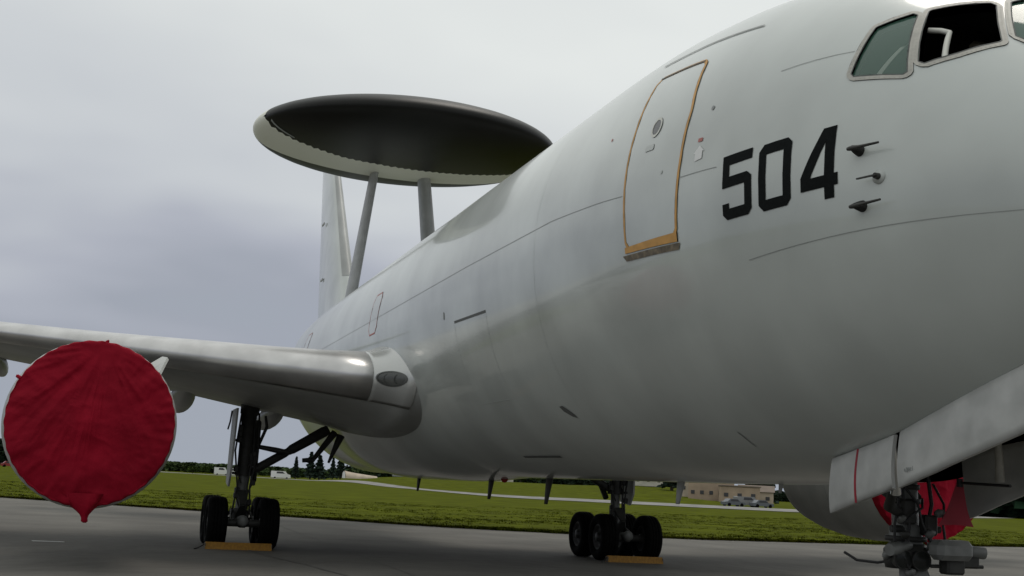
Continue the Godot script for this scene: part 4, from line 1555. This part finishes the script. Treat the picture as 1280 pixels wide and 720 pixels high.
	var seams := [
		[at_height(4.70, 4.70), at_height(5.35, 4.74)], [at_height(6.68, 4.82), at_height(9.0, 4.98), at_height(13.0, 5.02), at_height(30.0, 5.02)],
		[at_height(1.15, 3.77), at_height(4.3, 3.77)], [chart(4.05, 26.0), chart(3.24, 31.0)]]
	for s in seams:
		surface_part("panel_seam", line(s, 0.0065), 0.003, M.seam_soft, fus)
	for xx in [1.13, 9.6, 17.0, 25.0, 33.5]:
		surface_part("frame_seam", line([chart(xx, -88), chart(xx, 88)], 0.006), 0.0025, M.seam_faint, fus)
	# cargo door and its dark upper gap
	surface_part("cargo_door_gap", line([chart(13.66, -9.7), chart(11.89, -10.3)], 0.035), 0.004, M.seam, fus)
	surface_part("cargo_door_seam", line([chart(13.66, -10.2), chart(13.66, -38.0), chart(11.89, -38.0), chart(11.89, -10.8)], 0.010), 0.0035, M.seam_faint, fus)
	surface_part("vent", [PackedVector2Array([chart(10.25, -42.8), chart(10.12, -42.6), chart(9.95, -45.0), chart(9.88, -47.2), chart(10.02, -46.6), chart(10.2, -44.6)])], 0.005, M.seam, fus)
	surface_part("belly_slot", line([chart(13.86, -63.0), chart(12.11, -63.4)], 0.05), 0.005, M.seam, fus)
	surface_part("drain_streak", line([chart(6.07, -56.2), chart(6.05, -61.7)], 0.022), 0.004, M.seam_soft, fus)
	surface_part("latch", [disc(chart(14.3, -6.2), 0.035, 10, 1.8)], 0.005, M.seam_soft, fus)
	# laps in the skin along the upper side
	for i in 6:
		var wx := 12.5 + i * 0.72
		surface_part("skin_lap", line([chart(wx, 28.0 + 0.6 * (i % 3)), chart(wx + 0.02, 38.0 - 1.5 * (i % 4))], 0.010), 0.0045, M.seam_faint, fus)
	# red outlined exits further aft
	for e in [[20.06, 20.86, 0.5, 19.0], [30.7, 31.6, -8.0, 24.0]]:
		var rr := rounded([chart(e[0], e[2]), chart(e[1], e[2]), chart(e[1], e[3]), chart(e[0], e[3])], 0.12)
		var ex := surface_part("emergency_exit", [rr], 0.004, M.paint, fus, [], 0.004)
		surface_part("exit_outline", [grown(rr, 0.03)], 0.005, M.red_line, ex, [rr], 0.004)
	# --- probes by the number
	for pr in [[2.887, 5.2, true], [2.70, -0.9, false], [2.871, -7.4, true]]:
		var c := chart(pr[0], pr[1])
		var b := skin(c.x, c.y)
		var n := skin_normal(c.x, c.y)
		var fw := (Vector3(0, 0, 1) - n * n.z).normalized()
		var m := MB.new()
		if pr[2]:
			m.tube([b - n * 0.01, b + n * 0.05, b + n * 0.095], [0.050, 0.036, 0.022], 14)
			var o := put("pitot_probe", m.done(), M.dark, fus)
			m = MB.new()
			m.tube([b + n * 0.09 - fw * 0.05, b + n * 0.09 - fw * 0.02, b + n * 0.09 + fw * 0.08, b + n * 0.09 + fw * 0.26], [0.014, 0.020, 0.013, 0.009], 12)
			put("probe_tube", m.done(), M.gear, o)
		else:
			m.lathe([Vector2(0.0, 0.06), Vector2(0.008, 0.058), Vector2(0.010, 0.0)], b, n, 24)
			var o := put("angle_vane", m.done(), M.seam_faint, fus)
			m = MB.new()
			m.tube([b, b + n * 0.05], [0.028, 0.024], 10)
			m.prism([Vector2(0.02, -0.012), Vector2(0.02, 0.012), Vector2(-0.17, 0.006), Vector2(-0.17, -0.006)], b + n * 0.06, fw, n, 0.012)
			put("vane_blade", m.done(), M.gear, o)
	# --- belly antennas, beacon
	for an in [[19.48, 0.46, 0.30, 0.055], [15.84, 0.46, 0.30, 0.05], [10.33, 0.30, 0.22, 0.04], [26.0, 0.42, 0.30, 0.05], [7.6, 0.10, 0.12, 0.02]]:
		var base := skin(an[0], -90.0 * KV)
		var m := MB.new()
		rows = []
		for i in 5:
			var t := i / 4.0
			var r := []
			for k in 14:
				var a := TAU * k / 14
				r.append(base + Vector3(cos(a) * an[3] * (1.0 - 0.55 * t), 0.03 - (an[1] + 0.03) * t, sin(a) * an[2] * 0.5 * (1.0 - 0.5 * t) - an[1] * 0.35 * t))
			rows.append(r)
		m.grid(rows, true)
		m.fan(rows[-1], Vector3.DOWN)
		put("blade_antenna", m.done(), M.gear if an[0] > 12.0 else M.wing, ac)
	var bm := MB.new()
	bm.lathe([Vector2(-0.02, 0.08), Vector2(0.02, 0.08), Vector2(0.06, 0.07), Vector2(0.1, 0.04), Vector2(0.11, 0.0)], skin(18.6, -90.0 * KV), Vector3.DOWN, 20)
	put("belly_beacon", bm.done(), M.beacon, ac)
	# --- fairing between wing and belly
	rows = []
	for i in 41:
		var t := i / 40.0
		var xx := lerpf(14.2, 30.0, t)
		var b := smoothstep(16.5, 21.0, xx) * (1.0 - smoothstep(25.5, 30.0, xx))
		var r := []
		for k in 49:
			var deg := lerpf(-2.0, -178.0, k / 48.0)
			var e := smoothstep(2.0, 32.0, -deg) * (1.0 - smoothstep(148.0, 178.0, -deg))
			var v := deg * KV
			r.append(skin(xx, v) + skin_normal(xx, v) * (-0.015 + 0.22 * b * e * (1.0 - 0.45 * exp(-pow((deg + 90.0) / 30.0, 2.0)))))
		rows.append(r)
	var fm := MB.new()
	fm.grid(rows)
	put("wing_fairing", fm.done(), M.paint, ac)
	# --- flying surfaces and engines
	for s in [1.0, -1.0]:
		build_wing(ac, s)
		build_engine(ac, s)
	tail(ac)
	rotodome(ac)
	# --- landing gear
	var wm := wheel_mesh(0.565, 0.44)
	for s in [1.0, -1.0]:
		main_gear(ac, s, wm)
	nose_gear(ac)
	for s in [1.0, -1.0]:
		var aft := put("nose_gear_door", door_panel(hinge_line(3.80, 5.04, 8), [0.46, 0.465, 0.47, 0.475, 0.48, 0.49, 0.50, 0.51, 0.515] if s > 0.0 else [0.40, 0.43, 0.46, 0.49, 0.52, 0.55, 0.59, 0.63, 0.66], s, 0.035, 0.03), M.door_paint, ac)
		var fwd := put("nose_gear_door", door_panel(hinge_line(1.75, 3.70, 10), [0.50, 0.50, 0.50, 0.50, 0.50, 0.495, 0.49, 0.49, 0.485, 0.48, 0.475], s, 0.035, 0.03), M.door_paint, ac)
		# inner stiffeners
		for xx in [2.0, 2.55, 3.1, 3.55]:
			var h: Vector2 = hinge_line(xx, xx + 0.1, 1)[0]
			var p := skin(h.x, h.y)
			var rb := MB.new()
			rb.box(Vector3((p.x + (0.05 if s > 0.0 else 0.39)) * s, p.y - 0.25, p.z), Vector3(0.05, 0.42, 0.06), 0.01)
			put("stiffener", rb.done(), M.frame, fwd)
		if s > 0.0:
			var h: Vector2 = hinge_line(4.46, 4.5, 1)[0]
			var p := skin(h.x, h.y)
			rows = []
			for k in 9:
				var t := k / 8.0
				var q := p + Vector3(-0.02 - 0.004 - 0.03 * sin(PI * t * 0.8), -0.01 - 0.487 * t, 0)
				rows.append([q + Vector3(0, 0, -0.017), q + Vector3(0, 0, 0.017)])
			var rs := MB.new()
			rs.grid(rows)
			var o := put("tow_limit_stripe", rs.done(), M.red_flag, aft)
			o.set_meta("label", "thin red stripe down the aft nose gear door")
			# stencilled line of small characters, too small to read
			var h2: Vector2 = hinge_line(3.45, 3.5, 1)[0]
			var p2 := skin(h2.x, h2.y)
			var tx := MB.new()
			tx.flat()
			for k in 9:
				tx.box(Vector3(p2.x - 0.048, p2.y - 0.40 + 0.004 * k, p2.z + 0.028 * k - 0.1), Vector3(0.004, 0.026 + 0.006 * ((k * 5) % 3), 0.012), 0.0)
			put("stencil", tx.done(), M.seam_soft, fwd)

func tail(ac: Node3D) -> void:
	# fin
	var sec := []
	for i in range(14, -1, -1):
		sec.append([pow(i / 14.0, 1.7), 1.0])
	for i in range(1, 15):
		sec.append([pow(i / 14.0, 1.7), -1.0])
	var rows := []
	var lead := []
	for h in [6.9, 7.2, 7.5, 8.0, 9.0, 11.0, 13.0, 15.0, 15.7, 15.85]:
		var t: float = (h - 7.2) / 8.65
		var le := 37.6 + 7.8 * t - (1.6 * pow(clampf((8.2 - h) / 1.2, 0, 1), 2))
		var te := 46.0 + 2.3 * t
		if h > 15.8: le += 0.35
		var r := []
		var l := []
		for p in sec:
			var xc: float = p[0]
			var y := 5.0 * 0.11 * (0.2969 * sqrt(xc) - 0.126 * xc - 0.3516 * xc * xc + 0.2843 * xc * xc * xc - 0.1036 * xc * xc * xc * xc)
			if h > 15.8: y *= 0.5
			r.append(P(y * (te - le) * p[1], h, le + xc * (te - le)))
			if xc < 0.06 and h > 8.0:
				l.append(P((y * (te - le) + 0.008) * p[1], h, le + xc * (te - le) - 0.01))
		rows.append(r)
		if h > 8.0: lead.append(l)
	var m := MB.new()
	m.grid(rows, true)
	m.fan(rows[-1], Vector3.UP)
	var fin := put("tail_fin", m.done(), M.paint, ac)
	m = MB.new()
	m.grid(lead, false)
	put("leading_edge", m.done(), M.wing, fin)
	m = MB.new()
	for q in [[9.4, 43.5], [11.8, 44.2]]:
		m.box(P(0.36, q[0], q[1]), Vector3(0.05, 0.1, 0.5), 0.02)
	put("rudder_hinge_cover", m.done(), M.wing, fin)
	for s in [1.0, -1.0]:
		rows = []
		for st in [0.3, 0.9, 2.0, 4.0, 6.0, 8.0, 9.1, 9.3]:
			var le: float = 39.4 + (st - 0.9) * 0.70
			var te: float = 45.0 + (st - 0.9) * 0.28
			var r := []
			for p in sec:
				var xc: float = p[0]
				var y := 5.0 * 0.10 * (0.2969 * sqrt(xc) - 0.126 * xc - 0.3516 * xc * xc + 0.2843 * xc * xc * xc - 0.1036 * xc * xc * xc * xc)
				if st > 9.2: y *= 0.4
				r.append(P(st * s, 5.9 + st * 0.085 + y * (te - le) * p[1], le + xc * (te - le)))
			rows.append(r)
		m = MB.new()
		m.grid(rows, true)
		m.fan(rows[-1], Vector3(-s, 0, 0))
		put("tailplane", m.done(), M.wing, ac)

func rotodome(ac: Node3D) -> void:
	var A := 4.57
	var B := 0.91
	var o := P(0, 11.76, 30.53)
	var ti := deg_to_rad(2.5)
	var sd := Vector3(-1, 0, 0)
	var fw := Vector3(0, -sin(ti), cos(ti))
	var up := Vector3(0, cos(ti), sin(ti))
	# the pale strip across the dome; its forward edge is frayed on the underside
	var zig := PackedVector2Array()
	var rng := RandomNumberGenerator.new()
	rng.seed = 6
	for i in 89:
		var u := 4.7 - i * 0.107
		zig.append(Vector2(u, 0.70 + 0.05 * u + 0.17 * maxf(0.0, u - 2.0) + (0.07 if i % 2 == 0 else -0.05) + rng.randf_range(-0.02, 0.02)))
	var strip := zig.duplicate()
	strip.append_array([Vector2(-4.8, -1.25), Vector2(4.8, -1.05)])
	var straight := PackedVector2Array([Vector2(4.8, 1.42), Vector2(2.0, 0.80), Vector2(-4.8, 0.46), Vector2(-4.8, -1.25), Vector2(4.8, -1.05)])
	var fwd_half := PackedVector2Array([Vector2(-6, -0.6), Vector2(6, -0.6), Vector2(6, 6), Vector2(-6, 6)])
	var sts := []
	for k in 3:
		var s := SurfaceTool.new()
		s.begin(Mesh.PRIMITIVE_TRIANGLES)
		sts.append(s)
	var radii := [0.0, 0.5, 1.0, 1.5, 2.0, 2.5, 3.0, 3.4, 3.75, 4.0, 4.2, 4.33, 4.43, 4.5, 4.54, 4.562, 4.57]
	var segs := 96
	for side in [-1.0, 1.0]:
		for i in radii.size() - 1:
			for k in segs:
				var a0 := TAU * k / segs
				var a1 := TAU * (k + 1) / segs
				var cell := PackedVector2Array([Vector2(cos(a0), sin(a0)) * radii[i + 1], Vector2(cos(a1), sin(a1)) * radii[i + 1], Vector2(cos(a1), sin(a1)) * radii[i]])
				if i > 0:
					cell.append(Vector2(cos(a0), sin(a0)) * radii[i])
				var which: PackedVector2Array = strip if side < 0.0 else straight
				var parts: Array = [Geometry2D.intersect_polygons(cell, which), [], []]
				for rest in Geometry2D.clip_polygons(cell, which):
					var mid := Vector2.ZERO
					for p in rest: mid += p
					mid /= rest.size()
					parts[1 if mid.y > -0.6 else 2].append(rest)
				for w in 3:
					for pg in parts[w]:
						if pg.size() < 3 or absf(area(pg)) < 1e-8: continue
						var idx := Geometry2D.triangulate_polygon(pg)
						for t in range(0, idx.size(), 3):
							var ps := []
							var ns := []
							for q in 3:
								var c: Vector2 = pg[idx[t + q]]
								var hh := sqrt(maxf(1.0 - c.length_squared() / (A * A), 0.0))
								ps.append(o + sd * c.x + fw * c.y + up * (hh * B * side))
								ns.append((sd * c.x / (A * A) + fw * c.y / (A * A) + up * side * maxf(hh, 0.004) / B).normalized())
							var order := [0, 1, 2]
							if (ps[2] - ps[0]).cross(ps[1] - ps[0]).dot(ns[0] + ns[1] + ns[2]) < 0.0: order = [0, 2, 1]
							for q in order:
								sts[w].set_normal(ns[q])
								sts[w].add_vertex(ps[q])
	var dome := put("rotodome", sts[1].commit(), M.radome, ac)
	dome.set_meta("label", "black radar dome with a pale strip across it")
	put("aft_radome", sts[2].commit(), M.radome, dome)
	put("centre_strip", sts[0].commit(), M.strip, dome)
	# bare tape at the starboard end of the seam
	var tp := MB.new()
	var rows := []
	for i in 9:
		var u := 4.22 - i * 0.09
		var w := 0.72 + 0.05 * u + 0.17 * (u - 2.0) + 0.22 - i * 0.012
		var r := []
		for q in [0.0, 0.09]:
			var c := Vector2(u, w + q)
			var hh := sqrt(maxf(1.0 - c.length_squared() / (A * A), 0.0))
			r.append(o + sd * c.x + fw * c.y - up * (hh * B + 0.008))
		rows.append(r)
	tp.grid(rows, false, -up)
	put("erosion_tape", tp.done(), M.seam_soft, dome)
	for s in [1.0, -1.0]:
		rows = []
		var top: Vector3 = o + sd * (0.76 * s) - fw * 0.75 - up * 0.70
		var bot: Vector3 = P(1.12 if s > 0.0 else -1.5, 7.0, 32.1)
		for i in 8:
			var t := i / 7.0
			var c := bot.lerp(top, t)
			var ch := lerpf(1.15, 0.85, t)
			var th := lerpf(0.16, 0.115, t) if s > 0.0 else lerpf(0.225, 0.18, t) * (1.0 + 0.7 * pow(maxf(0.0, 1.0 - t * 5.0), 2))
			var r := []
			for k in 24:
				var a := TAU * k / 24
				var cx := cos(a)
				r.append(c + Vector3(sin(a) * th * (1.0 - 0.35 * cx * -1.0) * 0.9, 0, cx * ch * 0.62))
			rows.append(r)
		var m := MB.new()
		m.grid(rows, true)
		put("dome_strut", m.done(), M.strut_paint, ac)
		m = MB.new()
		rows = []
		for i in 4:
			var t := i / 3.0
			var r := []
			for k in 20:
				var a := TAU * k / 20
				r.append(top - up * lerpf(-0.1, 0.14, t) + sd * cos(a) * lerpf(0.38, 0.14, t) + fw * sin(a) * lerpf(0.85, 0.5, t))
			rows.append(r)
		m.grid(rows, true)
		put("strut_fairing", m.done(), M.strip, ac)

func loose_things() -> void:
	engine_cover(1.0, "round dark red engine cover with a drooping tail, on the nearer engine at left")
	engine_cover(-1.0, "red cover on the far engine, half hidden behind the nose gear")
	for s in [[4.75, "long yellow chock in front of the near pair of wheels at left"], [-4.62, "long yellow chock at the far main wheels under the belly"]]:
		var o := node("wheel_chock", self, P(s[0], 0.0, 22.66))
		var m := MB.new()
		m.prism([Vector2(-0.11, 0.0), Vector2(0.11, 0.0), Vector2(0.085, 0.05), Vector2(0.03, 0.15), Vector2(-0.03, 0.15), Vector2(-0.085, 0.05)], Vector3(0, 0.002, 0), Vector3(0, 0, -1), Vector3.UP, 1.42)
		put("bar", m.done(), M.chock, o)
		m = MB.new()
		for e in [-0.71, 0.71]:
			m.box(Vector3(e, 0.07, 0), Vector3(0.02, 0.12, 0.16), 0.005)
		put("end_plate", m.done(), M.gold_worn, o)
		m = MB.new()
		m.tube([Vector3(-0.72, 0.10, 0), Vector3(-0.82, 0.04, 0.05), Vector3(-0.9, 0.012, 0.15), Vector3(-0.95, 0.012, 0.3)], [0.012], 6)
		put("rope", m.done(), M.hose, o)
		tag(o, s[1], "wheel chock", "yellow wheel chocks")
	# red streamer hanging from the downlock pin of the nose gear
	var f := node("warning_streamer", self, P(-0.33, 1.3, 4.78))
	var rows := []
	for i in 13:
		var t := i / 12.0
		var r := []
		for k in 7:
			var u := k / 6.0 - 0.5
			var w := lerpf(0.07, 0.34, pow(t, 1.3))
			r.append(Vector3(-0.05 * t + u * w * 0.95 + 0.015 * sin(u * 16.0 + t * 5.0) * t, 0.62 - 0.40 * t - 0.03 * absf(u) * t, u * w * 0.3 + 0.02 * sin(u * 19.0) * t))
		rows.append(r)
	var m := MB.new()
	m.grid(rows)
	put("flag", m.done(), M.red_flag, f)
	m = MB.new()
	m.rod(Vector3(0, 0.62, 0.02), Vector3(0.0, 0.60, 0.72), 0.014)
	m.rod(Vector3(0, 0.66, 0), Vector3(0, 0.58, 0), 0.03)
	put("pin", m.done(), M.hose, f)
	tag(f, "small red warning streamer hanging on a pin at the nose gear", "streamer")
